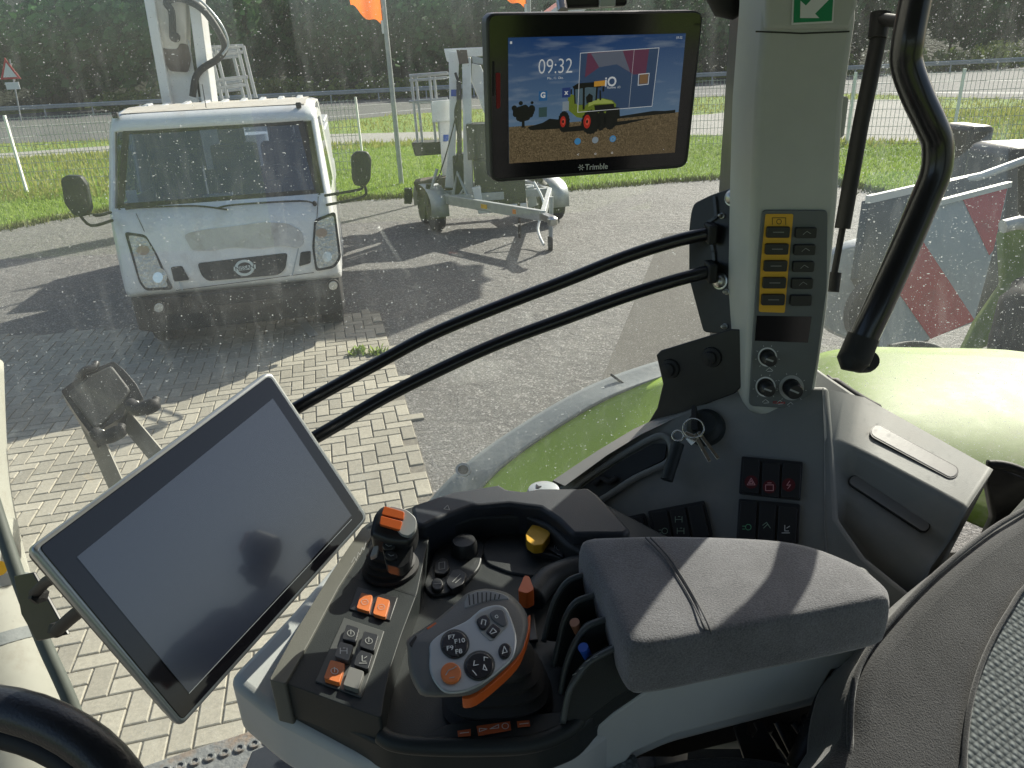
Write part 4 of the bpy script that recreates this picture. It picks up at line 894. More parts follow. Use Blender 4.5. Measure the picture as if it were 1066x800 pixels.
for x, y in ((801, 385), (797, 418), (823, 421), (812, 419)): marks('dial_icon', [[(x-3.5, y+1), (x, y-2), (x+3.5, y+1)], [(x-2, y+2), (x+3, y+1.6)]], pp, .0006, m_white, cp, off=.0042)
ptext('red_lettering', 'CLAAS', 811, 428-8.5, 10, .4, pp, .0042, m_redp, cp, off=.0046, bold=.0001, sx=1.3)

# --- bracket plates at the pillar base
pb = plane3(P(722, 200, 1.02), P(722, 340, 1.04), P(785, 300, .97))
br = slab('mounting_plate', [(719, 222), (722, 212), (740, 203), (786, 188), (786, 350), (742, 347), (732, 346), (717, 290), (717, 240)], pb, .004, m_black, TR, r=4, bevel=.0015)
pb2 = plane3(P(684, 390, 1.04), P(700, 430, 1.04), P(775, 350, .96))
slab('lower_plate', [(683, 370), (688, 365), (760, 343), (790, 344), (792, 380), (765, 410), (700, 434), (664, 455), (672, 445), (684, 425), (690, 400)], pb2, .004, m_black, TR, bevel=.0015)
for x, y, pl_, r_ in ((763, 206, pb, .009), (750, 293, pb, .009), (752, 225, pb, .003), (757, 304, pb, .003), (755, 340, pb, .003)):
    MB().lathe(pl_(x, y, 0), pl_.n, [(r_*1.25, 0), (r_*1.25, .002), (r_, .0022), (r_*.95, .006), (r_*.6, .009), (.0005, .010)], 18).build('bolt', m_steel, br, smooth=50)
for x, y in ((698, 384), (741, 372)):
    MB().lathe(pb2(x, y, 0), pb2.n, [(.014, 0), (.013, .004), (.009, .005), (.008, .010), (.0005, .012)], 20).build('bolt', m_rubber, br, smooth=50)
marks('plate_edge', [[(743, 205), (745, 226), (736, 232), (742, 262), (744, 286), (739, 292)]], pb, .004, m_tube, br, off=.004)
# --- curved rails across the window
R1 = [(738, 243, 1.0), (700, 252, 1.01), (650, 268, 1.02), (590, 292, 1.03), (520, 319, 1.03), (450, 348, 1.03), (390, 380, 1.02), (335, 410, 1.01), (290, 436, 1.0), (230, 472, .99)]
R2 = [(738, 283, 1.0), (700, 293, 1.0), (650, 309, 1.01), (590, 331, 1.02), (520, 357, 1.02), (460, 384, 1.01), (400, 414, 1.0), (345, 446, .99), (300, 472, .98), (240, 508, .97)]
for Rr in (R1, R2):
    rl_ = MB().tube([P(*q) for q in Rr], .0090, 16, smooth=6).build('window_rail', m_tube, TR, smooth=180)
    MB().box(P(*Rr[0])+Vector((.002, 0, 0)), .012, .03, .026).build('rail_end_lug', m_rubber, rl_, bevel=.003)
# --- grab rail and gas strut of the rear side window
G_ = [(965, -60, .80), (951, 10, .82), (945, 45, .83), (944, 68, .84), (955, 100, .85), (968, 128, .86), (976, 150, .87), (974, 180, .88), (960, 215, .89), (940, 262, .90), (915, 318, .91), (898, 355, .92), (890, 378, .925)]
gr = MB().tube([P(*q) for q in G_], .0170, 20, smooth=6).build('grab_rail', m_tube, TR, smooth=180)
e_ = P(888, 376, .925); MB().tube([P(899, 350, .92), P(891, 370, .925), e_, P(886, 386, .925)], [.0185, .0195, .0195, .012], 20).build('rail_foot', m_rubber, gr, smooth=60)
MB().lathe(P(902, 376, .94), F, [(.012, -.01), (.015, .0), (.015, .02)], 18).build('foot_cover', m_rubber, gr, smooth=60)
st = MB().tube([P(917, 28, .90), P(896, 130, .93), P(877, 238, .955)], .0096, 16).build('gas_strut', m_rubber, TR, smooth=60)
MB().tube([P(877, 238, .955), P(868, 288, .965)], .0042, 12).build('strut_rod', m_rubber, st, smooth=60)
MB().tube([P(868.5, 284, .965), P(866, 304, .968)], .009, 12).build('strut_socket', m_rubber, st, smooth=60)
MB().tube([P(913, 40, .90), P(917, 14, .895)], [.0105, .012], 14).build('strut_socket', m_rubber, st, smooth=60)
MB().tube([P(916, 20, .895), P(945, 24, .84)], .007, 12).build('strut_pin', m_rubber, st, smooth=60)
# dark mirror mount at the very top
MB().tube([P(748, -14, .92), P(760, 4, .92), P(768, 16, .92)], [.02, .022, .008], 14).build('lamp_socket', m_rubber, TR, smooth=60)

# --- side console under the windows
pm = plane3(P(640, 540, 1.0), P(830, 440, .95), P(830, 600, .88))
sc = slab('side_console', [(505, 560), (560, 522), (590, 500), (640, 466), (690, 436), (745, 414), (775, 402), (862, 402), (868, 470), (872, 540), (900, 580), (950, 620), (985, 640), (940, 660), (880, 780), (640, 780)], pm, .05, m_side, TR, bevel=.006)
# ledge rim catching the light
lz = MB()
outer = [(575, 500, 1.06), (620, 470, 1.06), (660, 446, 1.06), (700, 428, 1.06), (740, 410, 1.05), (790, 395, 1.02)]
inner = [(588, 506, 1.02), (632, 474, 1.02), (668, 452, 1.02), (706, 434, 1.02), (744, 418, 1.01), (792, 404, .99)]
v = [P(*q) for q in outer]+[P(*q) for q in inner]; n = 6
v2 = [p+Vector((0, 0, -.03)) for p in v]
lz.add(v+v2, [[i, i+1, i+1+n, i+n] for i in range(n-1)]+[[i+12, i+1+12, i+1, i] for i in range(n-1)]+[[i+n, i+n+1, i+n+13-1+0, i+n+12] for i in range(n-1)])
lz.build('window_ledge', m_insert, sc, bevel=.003)
# storage pocket: raised walls round a sunk dark tray
slab('storage_tray', [(600, 512), (640, 484), (680, 462), (694, 462), (692, 478), (660, 494), (625, 517), (604, 530), (594, 524)], pm, .004, m_dark, sc, off=.0045, r=4)
MB().tube([pm(x, y, .006) for x, y in ((592, 522), (604, 533), (627, 520), (661, 498), (694, 482), (699, 468), (694, 456), (680, 456), (640, 478), (600, 506))], .0045, 10, closed=True, smooth=5).build('tray_rim', m_side, sc, smooth=180)
MB().tube([pm(x, y, .01) for x, y in ((618, 505), (626, 498), (634, 502), (642, 497))], .004, 8, smooth=4).build('tray_clip', m_rubber, sc, smooth=180)
# bump with two oval inserts
def loft(name, rows, mm, par, cols=4, **k):
    V = []; nr = len(rows); nc = None
    for row in rows:
        pts = []
        for a_, b_ in zip(row, row[1:]):
            for c in range(cols): pts.append(a_.lerp(b_, c/cols))
        pts.append(row[-1]); nc = len(pts); V += pts
    f = [[r*nc+c, r*nc+c+1, (r+1)*nc+c+1, (r+1)*nc+c] for r in range(nr-1) for c in range(nc-1)]
    f.append([r*nc+nc-1 for r in range(nr)])
    return obj(name, V, f, mm, par, **k)
ledge = slab('ledge_corner', [(842, 375), (866, 392), (900, 415), (936, 436), (900, 442), (888, 468), (876, 480), (860, 478), (844, 440)], plane3(P(848, 375, 1.02), P(905, 425, .99), P(866, 475, .945)), .05, m_side, sc, bevel=.008)
bump = loft('console_ledge', [(pm(856, 404, .0015), P(900, 414, 1.0), P(1034, 489, .90)), (pm(858, 455, .0015), P(888, 466, .925), P(1008, 530, .85)), (pm(858, 482, .0015), P(884, 494, .935), P(990, 564, .868)), (pm(858, 512, .0015), P(879, 514, .915), P(970, 592, .848)), (pm(858, 545, .0015), P(872, 545, .915), P(948, 640, .862)), (pm(860, 590, .001), pm(874, 610, .001), pm(930, 690, .001))], m_side, sc, bevel=.012, seg=4)
pt1 = plane3(P(868, 410, 1.0), P(1034, 489, .90), P(1008, 530, .85)); 
def stadium(a, b, r, n=8):
    ax, ay = a; bx, by = b; L = math.atan2(by-ay, bx-ax); out = []
    for k in range(n+1): q = L+math.pi/2+math.pi*k/n; out.append((ax+math.cos(q)*r, ay+math.sin(q)*r*.9))
    for k in range(n+1): q = L-math.pi/2+math.pi*k/n; out.append((bx+math.cos(q)*r, by+math.sin(q)*r*.9))
    return out
slab('oval_insert', stadium((914, 450), (990, 491), 8), pt1, .003, m_black, sc, off=.0004); slab('oval_insert', stadium((914, 449.5), (990, 490.5), 6.8), pt1, .003, m_insert, sc, off=.0009, bevel=.0005)
pt2 = plane3(P(880, 492, .925), P(988, 566, .865), P(966, 590, .84))
pt3 = plane3(P(884, 494, .935), P(990, 564, .868), P(970, 592, .848)); slab('oval_insert', stadium((890, 501), (962, 548), 6.5), pt3, .006, m_black, sc, off=.0036); slab('oval_insert', stadium((890, 500.5), (962, 547.5), 5.6), pt3, .004, m_insert, sc, off=.0044, bevel=.001)
lq = plane3(P(848, 375, 1.02), P(905, 425, .99), P(866, 475, .945)); MB().lathe(lq(867, 447, 0.0005), lq.n, [(.006, 0), (.006, .001), (.0035, .0015), (.0035, .0005)], 16).build('screw', m_black, sc)
# ignition lock, keys
pk = pm
ig = MB().lathe(pm(735, 446, .0), pm.n, [(.026, 0), (.024, .010), (.018, .014), (.016, .020), (.010, .021)], 26).build('ignition_lock', m_dark2, sc, smooth=40)
ptext('lock_letter', 'P', 741, 453, 8, 0, pm, .008, m_dim, sc, off=.0012)
K = empty('key_bunch', 'bunch of keys with a black cylindrical fob hanging from the ignition lock', 'keys', pm(722, 450, .03))
MB().prism([pm(x, y, .024) for x, y in rnd([(721, 424), (726, 424), (727, 450), (720, 450)], 3)], pm.n*.008).build('key_head', m_rubber, K, bevel=.001)
MB().tube([pm(722+11*math.cos(q), 446+10*math.sin(q), .038) for q in [k*math.pi/12 for k in range(24)]], .0011, 8, closed=True).build('key_ring', m_key, K, smooth=180)
MB().tube([pm(706, 462, .03), pm(701, 478, .03), pm(694, 500, .03)], .0082, 18).build('key_fob', m_dark2, K, smooth=50)
MB().tube([pm(706+6*math.cos(q), 454+5.5*math.sin(q), .034) for q in [k*math.pi/8 for k in range(16)]], .0016, 8, closed=True).build('key_ring', m_key, K, smooth=180)
for a_, b_, w_ in (((723, 452), (739, 481), .005), (((727, 450)), (748, 478), .0045), ((716, 455), (722, 462), .008)):
    MB().beam(pm(*a_, .036), pm(*b_, .030), w_, .0014, pm.n).build('key', m_key, K, bevel=.0004)
MB().beam(pm(713, 452, .035), pm(726, 458, .035), .008, .004, pm.n).build('key', m_key, K, bevel=.0006)
# switch banks
def bank(out, cells, name='switch_panel'):
    b_ = slab(name, out, pm, .004, m_but, sc, off=.0055, r=2, bevel=.001)
    for px, ic, colr in cells:
        c_ = key(px, pm, .0095, m_but, b_, 'rocker_switch', .004, 1.5, .0012)
        if ic: marks('switch_icon', ic, pm, .0008, colr, c_, off=.0102)
def icn(kind, x, y):
    if kind == 'tri': return [[(x-4, y+3), (x, y-4), (x+4, y+3), (x-4, y+3)], [(x-2, y+1.6), (x, y-1.6), (x+2, y+1.6), (x-2, y+1.6)]]
    if kind == 'bat': return [[(x-4, y-2), (x+4, y-2), (x+4, y+4), (x-4, y+4), (x-4, y-2)], [(x-2, y-4), (x+2, y-4)]]
    if kind == 'bolt': return [[(x+1, y-4), (x-2, y+.5), (x+2, y), (x-1, y+4)]]
    if kind == 'lamp': return [circ(x, y, 3, n=10)+[(x+3, y)], [(x-6, y-1), (x-3.5, y-1)], [(x-6, y+2), (x-3.5, y+2)]]
    if kind == 'plough': return [[(x-4, y), (x, y-3), (x+4, y+3)], [(x-3, y+3), (x+1, y-1)]]
    if kind == 'axle': return [[(x-4, y-3), (x-4, y+3)], [(x-4, y), (x+3, y)], [(x+3, y-3), (x+3, y+3)], [(x-1, y-3), (x+1, y-3)]]
    if kind == 'seat': return [[(x-1, y-4), (x-1, y+2), (x+3, y+2)], [(x-4, y+4), (x+4, y+4)], [(x+1, y-1), (x+4, y-3)]]
m_rback = mat('red_symbol', (.75, .35, .35), .6)
bank([(772, 475), (836, 481), (833, 521), (769, 514)], [([(774, 478), (791, 479), (790, 514), (772, 512)], icn('tri', 782, 502), m_rback), ([(794, 482), (812, 483), (811, 518), (793, 516)], icn('bat', 801, 507), m_rback), ([(815, 482), (834, 484), (832, 519), (813, 517)], icn('bolt', 821, 505), m_rback)])
for x, y in ((782, 502), (801, 507), (821, 505)): slab('red_field', circ(x, y, 7, 7, 14), pm, .0004, m_redd, sc, off=.0100)
bank([(769, 519), (833, 525), (831, 566), (766, 566)], [([(771, 522), (788, 523), (786, 562), (768, 560)], icn('lamp', 779, 549), m_grnp), ([(791, 524), (808, 526), (806, 563), (789, 562)], icn('plough', 798, 547), m_dimg), ([(811, 527), (830, 529), (828, 565), (809, 563)], icn('seat', 818, 551), m_white)])
bank([(674, 532), (733, 521), (742, 556), (740, 566), (680, 566)], [([(678, 534), (694, 531), (700, 563), (684, 564)], icn('lamp', 692, 553), m_dimg), ([(697, 531), (713, 528), (719, 561), (703, 563)], icn('axle', 707, 541)+icn('axle', 709, 553), m_dimg), ([(716, 528), (731, 525), (738, 558), (722, 561)], None, None)])
bank([(642, 540), (671, 534), (679, 566), (648, 566)], [([(646, 541), (668, 537), (675, 562), (652, 562)], None, None)])
# lower side wall and rear channel
slab('rear_channel', [(985, 590), (1040, 545), (1080, 500), (1100, 620), (900, 720), (930, 650)], plane3(P(930, 650, .93), P(985, 590, .95), P(1060, 540, .93)), .03, m_side, sc, bevel=.006)
MB().tube([P(1028, 484, .955), P(1045, 485, .95), P(1066, 492, .94), P(1100, 510, .92)], .0065, 10, smooth=5).build('window_seal', m_rubber, TR, smooth=180)
MB().tube([P(860, 392, 1.06), P(875, 404, 1.05), P(900, 420, 1.04), P(930, 436, 1.03)], [.004, .009, .009, .003], 10, smooth=5).build('window_seal', m_rubber, TR, smooth=180)
slab('rear_corner_panel', [(1024, 486), (1040, 486), (1100, 510), (1100, 640), (980, 640), (1020, 570), (1034, 540)], plane3(P(1024, 486, .99), P(1100, 510, .97), P(1020, 600, 1.0)), .02, m_black, TR, bevel=.004)

# --- fenders outside
gz = H-.60
fe = empty_fe = None
def surf(name, rows, mm, par, sub=2, sol=.006):
    nr, nc = len(rows), len(rows[0]); V = [P(*q) for r in rows for q in r]
    f = [[r*nc+c, r*nc+c+1, (r+1)*nc+c+1, (r+1)*nc+c] for r in range(nr-1) for c in range(nc-1)]
    o = obj(name, V, f, mm, par, subsurf=sub); q = o.modifiers.new('t', 'SOLIDIFY'); q.thickness = sol; q.offset = 0; return o
# left (ahead of the pillar): green strip with grey outer lip
fn = surf('fender', [[(438, 590, 1.50), (498, 503, 1.52), (538, 472, 1.54), (588, 438, 1.56), (638, 410, 1.58), (690, 392, 1.60), (760, 373, 1.62)],
           [(450, 600, 1.46), (520, 525, 1.48), (560, 500, 1.50), (610, 470, 1.52), (660, 444, 1.54), (700, 426, 1.56), (770, 400, 1.58)],
           [(470, 640, 1.42), (540, 560, 1.44), (580, 530, 1.46), (630, 500, 1.48), (680, 470, 1.50), (730, 440, 1.52), (790, 420, 1.54)]], m_green, TR)
surf('fender_lip', [[(395, 600, 1.54), (445, 520, 1.56), (490, 478, 1.58), (540, 444, 1.60), (600, 408, 1.62), (645, 389, 1.64), (700, 372, 1.66), (770, 356, 1.68)],
           [(425, 600, 1.50), (468, 520, 1.52), (508, 484, 1.54), (560, 448, 1.56), (615, 414, 1.58), (655, 402, 1.60), (708, 384, 1.62), (775, 366, 1.64)],
           [(440, 605, 1.49), (497, 508, 1.51), (534, 476, 1.53), (584, 442, 1.55), (632, 414, 1.57), (676, 397, 1.59), (712, 386, 1.61), (778, 370, 1.63)],
           ], m_fgrey, fn)
q = plane3(P(470, 500, 1.535), P(500, 470, 1.55), P(505, 500, 1.52))
slab('fender_hole', circ(482, 489, 8, 7, 20), q, .006, m_steel, fn, off=.02); slab('hole_core', circ(482, 489, 5.5, 4.6, 20), q, .004, m_black, fn, off=.022)
MB().tube([P(636, 390, 1.62), P(655, 404, 1.60)], .003, 6).build('lip_joint', m_black, fn)
# right: dusty rear fender top
surf('rear_fender', [[(820, 385, 1.9), (850, 368, 1.85), (890, 362, 1.80), (930, 363, 1.75), (1000, 364, 1.70), (1100, 366, 1.62)],
                     [(820, 410, 1.7), (862, 396, 1.62), (900, 392, 1.58), (950, 396, 1.54), (1010, 402, 1.48), (1100, 410, 1.42)],
                     [(830, 440, 1.5), (880, 430, 1.42), (930, 436, 1.38), (980, 450, 1.34), (1030, 466, 1.30), (1100, 480, 1.25)],
                     [(850, 520, 1.4), (900, 500, 1.32), (960, 520, 1.28), (1000, 540, 1.24), (1050, 560, 1.2), (1110, 590, 1.15)]], m_greend, TR)
# --- bottom left step outside and floor
stp = slab('cab_step', [(90, 818), (190, 783), (262, 760), (296, 752), (306, 768), (340, 830), (90, 850)], hplane(-1.12), .03, m_rust, TR, bevel=.004)
for i in range(9):
    x, y = 172+i*15.5, 800-i*4.6; MB().lathe(hplane(-1.12)(x, y+3), (0, 0, 1), [(.011, 0), (.009, .004), (.006, .004), (.005, .001)], 14).build('grip_stud', m_rust, stp, smooth=30)
slab('lower_step_plate', [(255, 800), (262, 782), (300, 766), (334, 790), (334, 830), (250, 830)], hplane(-1.08), .01, m_blue, stp, bevel=.003)
MB().beam(hplane(-1.1)(336, 780), hplane(-1.1)(348, 830), .02, .05).build('step_edge', m_galv, stp)
# cab floor, rear wall, roof: they shade the inside
MB().box((.72, .06, H-1.22), 1.24, 2.16, .03).build('cab_floor', m_rubber, TR)
MB().box((.78, .93, H-1.03), 1.1, .3, .4).build('added_dark_box', m_black, TR)  # added dark box that hides the sunlit floor
MB().box((.15, -.55, H+.42), 2.3, 3.0, .08).build('cab_roof', m_roofl, TR, bevel=.03)
MB().box((.15, -1.15, H-.95), 2.0, .05, .6).build('far_cab_side', m_roofl, TR)

MB().box((1.33, -.75, H-.4), .05, .75, 1.6).build('cab_rear_wall', m_roofl, TR)
MB().box((-.87, -.85, H-.2), .06, .55, 1.2).build('cab_front_post', m_roofl, TR)
# ============================================================ WORK LAMP outside on its bracket
wl = empty('work_lamp', 'black box shaped work lamp seen from behind on two flat steel bars outside the window', 'work lamp', P(115, 480, 1.55))
wp = plane3(P(62, 408, 1.50), P(118, 375, 1.56), P(105, 450, 1.50))
slab('lamp_housing', [(63, 407), (90, 387), (118, 376), (128, 384), (142, 400), (150, 416), (132, 420), (128, 434), (108, 446), (98, 457), (82, 436)], wp, .07, m_black, wl, r=3, bevel=.008)
slab('rear_cover', [(70, 409), (93, 391), (116, 380), (136, 406), (126, 420), (106, 442), (98, 446)], wp, .01, m_rubber2, wl, off=.008, r=4, bevel=.004)
for c0, c1 in (((143, 422), (163, 420)), ((107, 452), (127, 448))):
    MB().tube([P(c0[0]-8, c0[1]-2, 1.49), P(c0[0], c0[1]+4, 1.48), P(c1[0]-4, c1[1]+2, 1.48), P(c1[0], c1[1]-5, 1.49)], [.012, .014, .015, .008], 12, smooth=4).build('clamp', m_rubber, wl, smooth=180)
    slab('clamp_glint', circ(c0[0]-2, c0[1]-3, 4, 2.5), wp, .01, m_steel, wl, off=.022, bevel=.002)
MB().tube([P(82, 393, 1.52), P(88, 386, 1.52), P(97, 383, 1.53), (P(100, 378, 1.54))], .008, 8, smooth=4).build('hinge', m_black, wl, smooth=180)
for a_, b_ in (((92, 440), (128, 520)), ((124, 428), (178, 492))):
    MB().beam(P(*a_, 1.58), P(*b_, 1.52), .034, .006, F).build('bar', m_barz, wl, bevel=.001)

# ============================================================ COWL at the left edge
cw = empty('exhaust_cover', 'cream curved exhaust cover with two grey bands at the left edge', 'exhaust cover', P(0, 760, 1.35))
cpts = [P(-62, 380, 1.42), P(-58, 500, 1.38), P(-44, 580, 1.36), P(-24, 660, 1.33), P(-2, 740, 1.30), P(20, 830, 1.27)]
MB().tube(cpts, .100, 40, smooth=6).build('cover', m_cream, cw, smooth=180)
sp_ = spline(cpts, 20)
for i in (50, 64):
    MB().tube([sp_[i], sp_[i+3]], .1012, 40).build('grey_band', m_fgrey, cw, smooth=60)
MB().lathe(P(-1, 592, 1.22), CAM-P(-1, 592, 1.25), [(.004, 0), (.012, 0), (.012, .003)], 16).build('yellow_dot', m_yellow, cw)
MB().tube([P(-20, 480, 1.14), P(0, 545, 1.12), P(22, 610, 1.10), (P(46, 670, 1.09)), P(75, 735, 1.08), P(110, 830, 1.07)], .010, 10, smooth=5).build('front_window_seal', m_seal, TR, smooth=180)

# ============================================================ STEERING WHEEL
sw = empty('steering_wheel', 'black leather steering wheel rim cut off by the bottom left corner', 'steering wheel', P(-40, 900, .72))
sc_, sa_, sb_ = (-36, 886), 186, 152
ring = [P(sc_[0]+sa_*math.cos(q), sc_[1]+sb_*math.sin(q), .70-.03*math.cos(q)) for q in [k*math.pi/24 for k in range(48)]]
MB().tube(ring, .0195, 20, closed=True).build('rim', m_leather, sw, smooth=180)
ring2 = [P(sc_[0]+(sa_-26)*math.cos(q), sc_[1]+(sb_-26)*math.sin(q)+2, .715-.03*math.cos(q)) for q in [k*math.pi/24 for k in range(48)]]
MB().tube(ring2, .012, 12, closed=True).build('inner_grip', m_rubber, sw, smooth=180)
MB().beam(P(86, 800, .665), P(100, 786, .685), .003, .034).build('rim_joint', m_black, sw)
for q in (-1.95, -.35, 1.6): MB().beam(P(sc_[0], sc_[1], .74), P(sc_[0]+sa_*.88*math.cos(q), sc_[1]+sb_*.88*math.sin(q), .72), .035, .012, F).build('spoke', m_dark2, sw, bevel=.004)
MB().lathe(P(sc_[0], sc_[1], .76), -F, [(.05, 0), (.055, .02), (.04, .035), (.001, .038)], 30).build('hub', m_dark2, sw, smooth=40)

# ============================================================ LARGE TERMINAL
K_ = .285/.32
tc_ = [(33, 572, .672*K_), (282, 386, .908*K_), (384, 539, .974*K_), (190, 757, .739*K_)]
tpl = plane3(P(*tc_[0]), P(*tc_[1]), P(*tc_[2]))
T = empty('touch_terminal', 'large dark touch screen terminal with silver frame tilted in front of the window', 'terminal', P(200, 600, .80))
slab('housing', [(40, 574), (282, 392), (378, 540), (190, 749)], tpl, .030, m_dark, T, off=-.011, r=8, bevel=.006)
slab('silver_frame', [(31, 572), (282, 385), (385, 539), (189, 758)], tpl, .012, m_alu, T, r=9, bevel=.0035, seg=4)
slab('glass_face', [(41, 570), (281, 391), (380, 539), (190, 750)], tpl, .002, m_screen, T, off=.0012, r=5, bevel=.0006)
slab('display_area', [(80, 580), (284, 415), (366, 537), (197, 722)], tpl, .0003, m_display, T, off=.0016)
MB().ribbon([tpl(x, y, .0019) for x, y in ((197, 722), (366, 541))], .0007, tpl.n).build('display_edge', m_silver, T)
# its bracket
tb = slab('support_plate', [(14, 600), (34, 596), (70, 661), (38, 668), (22, 640)], plane3(P(14, 600, .92), P(34, 596, .90), P(50, 665, .88)), .004, m_black, T, bevel=.001)
MB().tube([P(36, 618, .87), P(48, 606, .84), P(66, 596, .78)], .0065, 12).build('support_arm', m_rubber, T, smooth=60)
MB().tube([P(60, 656, .86), P(72, 645, .83), P(100, 622, .77)], .0075, 12).build('support_arm', m_rubber, T, smooth=60)
for x, y in ((40, 620), (60, 655)): MB().lathe(P(x, y, .87), (tpl.n), [(.010, -.004), (.010, .006), (.004, .007)], 6).build('nut', m_rubber, tb)

# ============================================================ SMALL TABLET
kk = .25/.275
tp = [(507, 14, .844*kk), (733, 11, .914*kk), (715, 176, 1.007*kk), (511, 190, .937*kk)]
apl = plane3(P(*tp[0]), P(*tp[1]), P(*tp[2]))
A = empty('tablet', 'black rugged tablet showing a tractor photo and the time 09:32, mounted at top centre', 'tablet', P(620, 100, .85))
slab('body', [(506, 14), (733, 11), (716, 175), (511, 191)], apl, .022, m_bodyt, A, r=11, bevel=.003)
slab('bezel', [(509, 16), (731, 13), (713.5, 172), (513.5, 187)], apl, .001, m_gloss, A, off=.0006, r=9, bevel=.0004)
for a_ in ([(516, 76), (521, 76), (521, 112), (517, 114)],): slab('red_button', a_, apl, .001, m_redbtn, A, off=.0014, r=1.5, bevel=.0004)
slab('side_button', [(513, 64), (515, 64), (515, 100), (513, 100)], apl, .006, m_rubber, A, off=.002, bevel=.0005)
scr = slab('screen', [(529, 39.5), (714, 35), (702.5, 159), (530, 170.5)], apl, .0004, m_scrsky, A, off=.0012)
# screen picture: everything in unit coordinates u (0..1 right), v (0..1 down)
def sv(u, v, off=.0017):
    tl, tr_, br_, bl2 = (529, 39.5), (714, 35), (702.5, 159), (530, 170.5)
    x = (1-v)*((1-u)*tl[0]+u*tr_[0])+v*((1-u)*bl2[0]+u*br_[0]); y = (1-v)*((1-u)*tl[1]+u*tr_[1])+v*((1-u)*bl2[1]+u*br_[1])
    return apl(x, y, off)
def spoly(name, pts, mm, off=.0017, par=None): return obj(name, [sv(u, v, off) for u, v in pts], [list(range(len(pts)))], mm, par or scr)
def sell(cu, cv, ru, rv, n=20): return [(cu+ru*math.cos(6.2832*i/n), cv+rv*math.sin(6.2832*i/n)) for i in range(n)]
spoly('picture_field', [(0, .71), (.3, .70), (.7, .685), (1, .66), (1, 1), (0, 1)], m_pfield)
spoly('picture_tree', [(.078, .62), (.092, .62), (.094, .72), (.076, .72)], m_pdark, .0019)
spoly('picture_hedge', [(.62, .675), (.75, .655), (.85, .64), (.92, .645), (.98, .64), (.98, .665), (.62, .69)], m_pdark, .0019)
spoly('picture_machine', [(.11, .72), (.2, .69), (.24, .66), (.29, .67), (.30, .745), (.13, .745)], m_pdark, .0019)
spoly('picture_shadow', [(.3, .74), (.8, .70), (.86, .69), (.7, .735), (.5, .77), (.33, .775)], m_pdark, .0018)
# small tractor in the picture
TC = [('picture_tractor_body', [(.40, .56), (.40, .49), (.365, .47), (.345, .50), (.35, .60), (.40, .66), (.47, .68), (.60, .66), (.625, .62), (.63, .57), (.605, .535), (.55, .515), (.47, .52), (.46, .56)], m_pgreen, .0021),
      ('picture_bonnet', [(.47, .525), (.55, .52), (.60, .54), (.615, .56), (.50, .56), (.465, .58)], m_pgreen2, .00215),
      ('picture_grille', [(.50, .57), (.615, .565), (.62, .61), (.56, .625), (.51, .63)], m_pdark, .0022),
      ('picture_cab_roof', [(.37, .41), (.40, .385), (.50, .38), (.535, .40), (.535, .425), (.46, .42), (.38, .435)], m_pdark, .0022),
      ('picture_cab_post', [(.378, .43), (.386, .43), (.392, .55), (.384, .55)], m_pdark, .0022), ('picture_cab_post', [(.43, .42), (.442, .42), (.445, .60), (.433, .60)], m_pdark, .0022), ('picture_cab_post', [(.508, .41), (.518, .41), (.515, .53), (.505, .53)], m_pdark, .0022),
      ('picture_cab_window', [(.386, .43), (.43, .42), (.433, .56), (.392, .55)], m_pglass, .00218), ('picture_cab_window', [(.442, .42), (.508, .41), (.505, .53), (.46, .54), (.445, .58)], m_pglass, .00218),
      ('picture_cab_seat', [(.45, .50), (.47, .47), (.49, .49), (.49, .54), (.455, .55)], m_pdark, .0022),
      ('picture_mirror', [(.545, .42), (.555, .42), (.555, .46), (.545, .46)], m_pdark, .0022), ('picture_mirror', [(.36, .43), (.368, .43), (.368, .47), (.36, .47)], m_pdark, .0022),
      ('picture_exhaust', [(.528, .45), (.536, .45), (.54, .53), (.53, .53)], m_pdark, .0022),
      ('picture_front_weight', [(.615, .59), (.65, .60), (.655, .67), (.62, .68)], m_pdark, .0022)]
for nm_, pt_, mm_, of_ in TC: spoly(nm_, pt_, mm_, of_)
for cu, cv, r1, v1 in ((.325, .69, .034, .085), (.485, .705, .056, .098), (.60, .69, .040, .085), (.545, .70, .03, .08)):
    lug = [(cu+math.cos(6.2832*i/36)*r1*(1.05 if i % 2 else .97), cv+math.sin(6.2832*i/36)*v1*(1.05 if i % 2 else .97)) for i in range(36)]
    spoly('picture_tyre', lug, m_pdark, .0024)
for cu, cv, q_ in ((.320, .69, .8), (.462, .70, 1.0)): spoly('picture_wheel', sell(cu, cv, .021*q_, .056*q_), m_pred, .0025); spoly('picture_wheel', sell(cu+.002, cv, .012*q_, .03*q_), m_pred2, .00255); spoly('picture_wheel', sell(cu, cv, .006, .014), m_pdark, .0026)
spoly('picture_panel', [(.315, .53), (.352, .525), (.352, .60), (.315, .605)], m_pcloud, .0026)
rr_ = random.Random(3)
for k in range(46):
    u0, v0 = .085+max(-.055, min(.055, rr_.gauss(0, .028))), .60+max(-.075, min(.05, rr_.gauss(0, .035))); q_ = rr_.uniform(.008, .02); spoly('picture_tree', sell(u0, v0, q_, q_*1.4, 9), m_pdark, .0019+.00001*k)
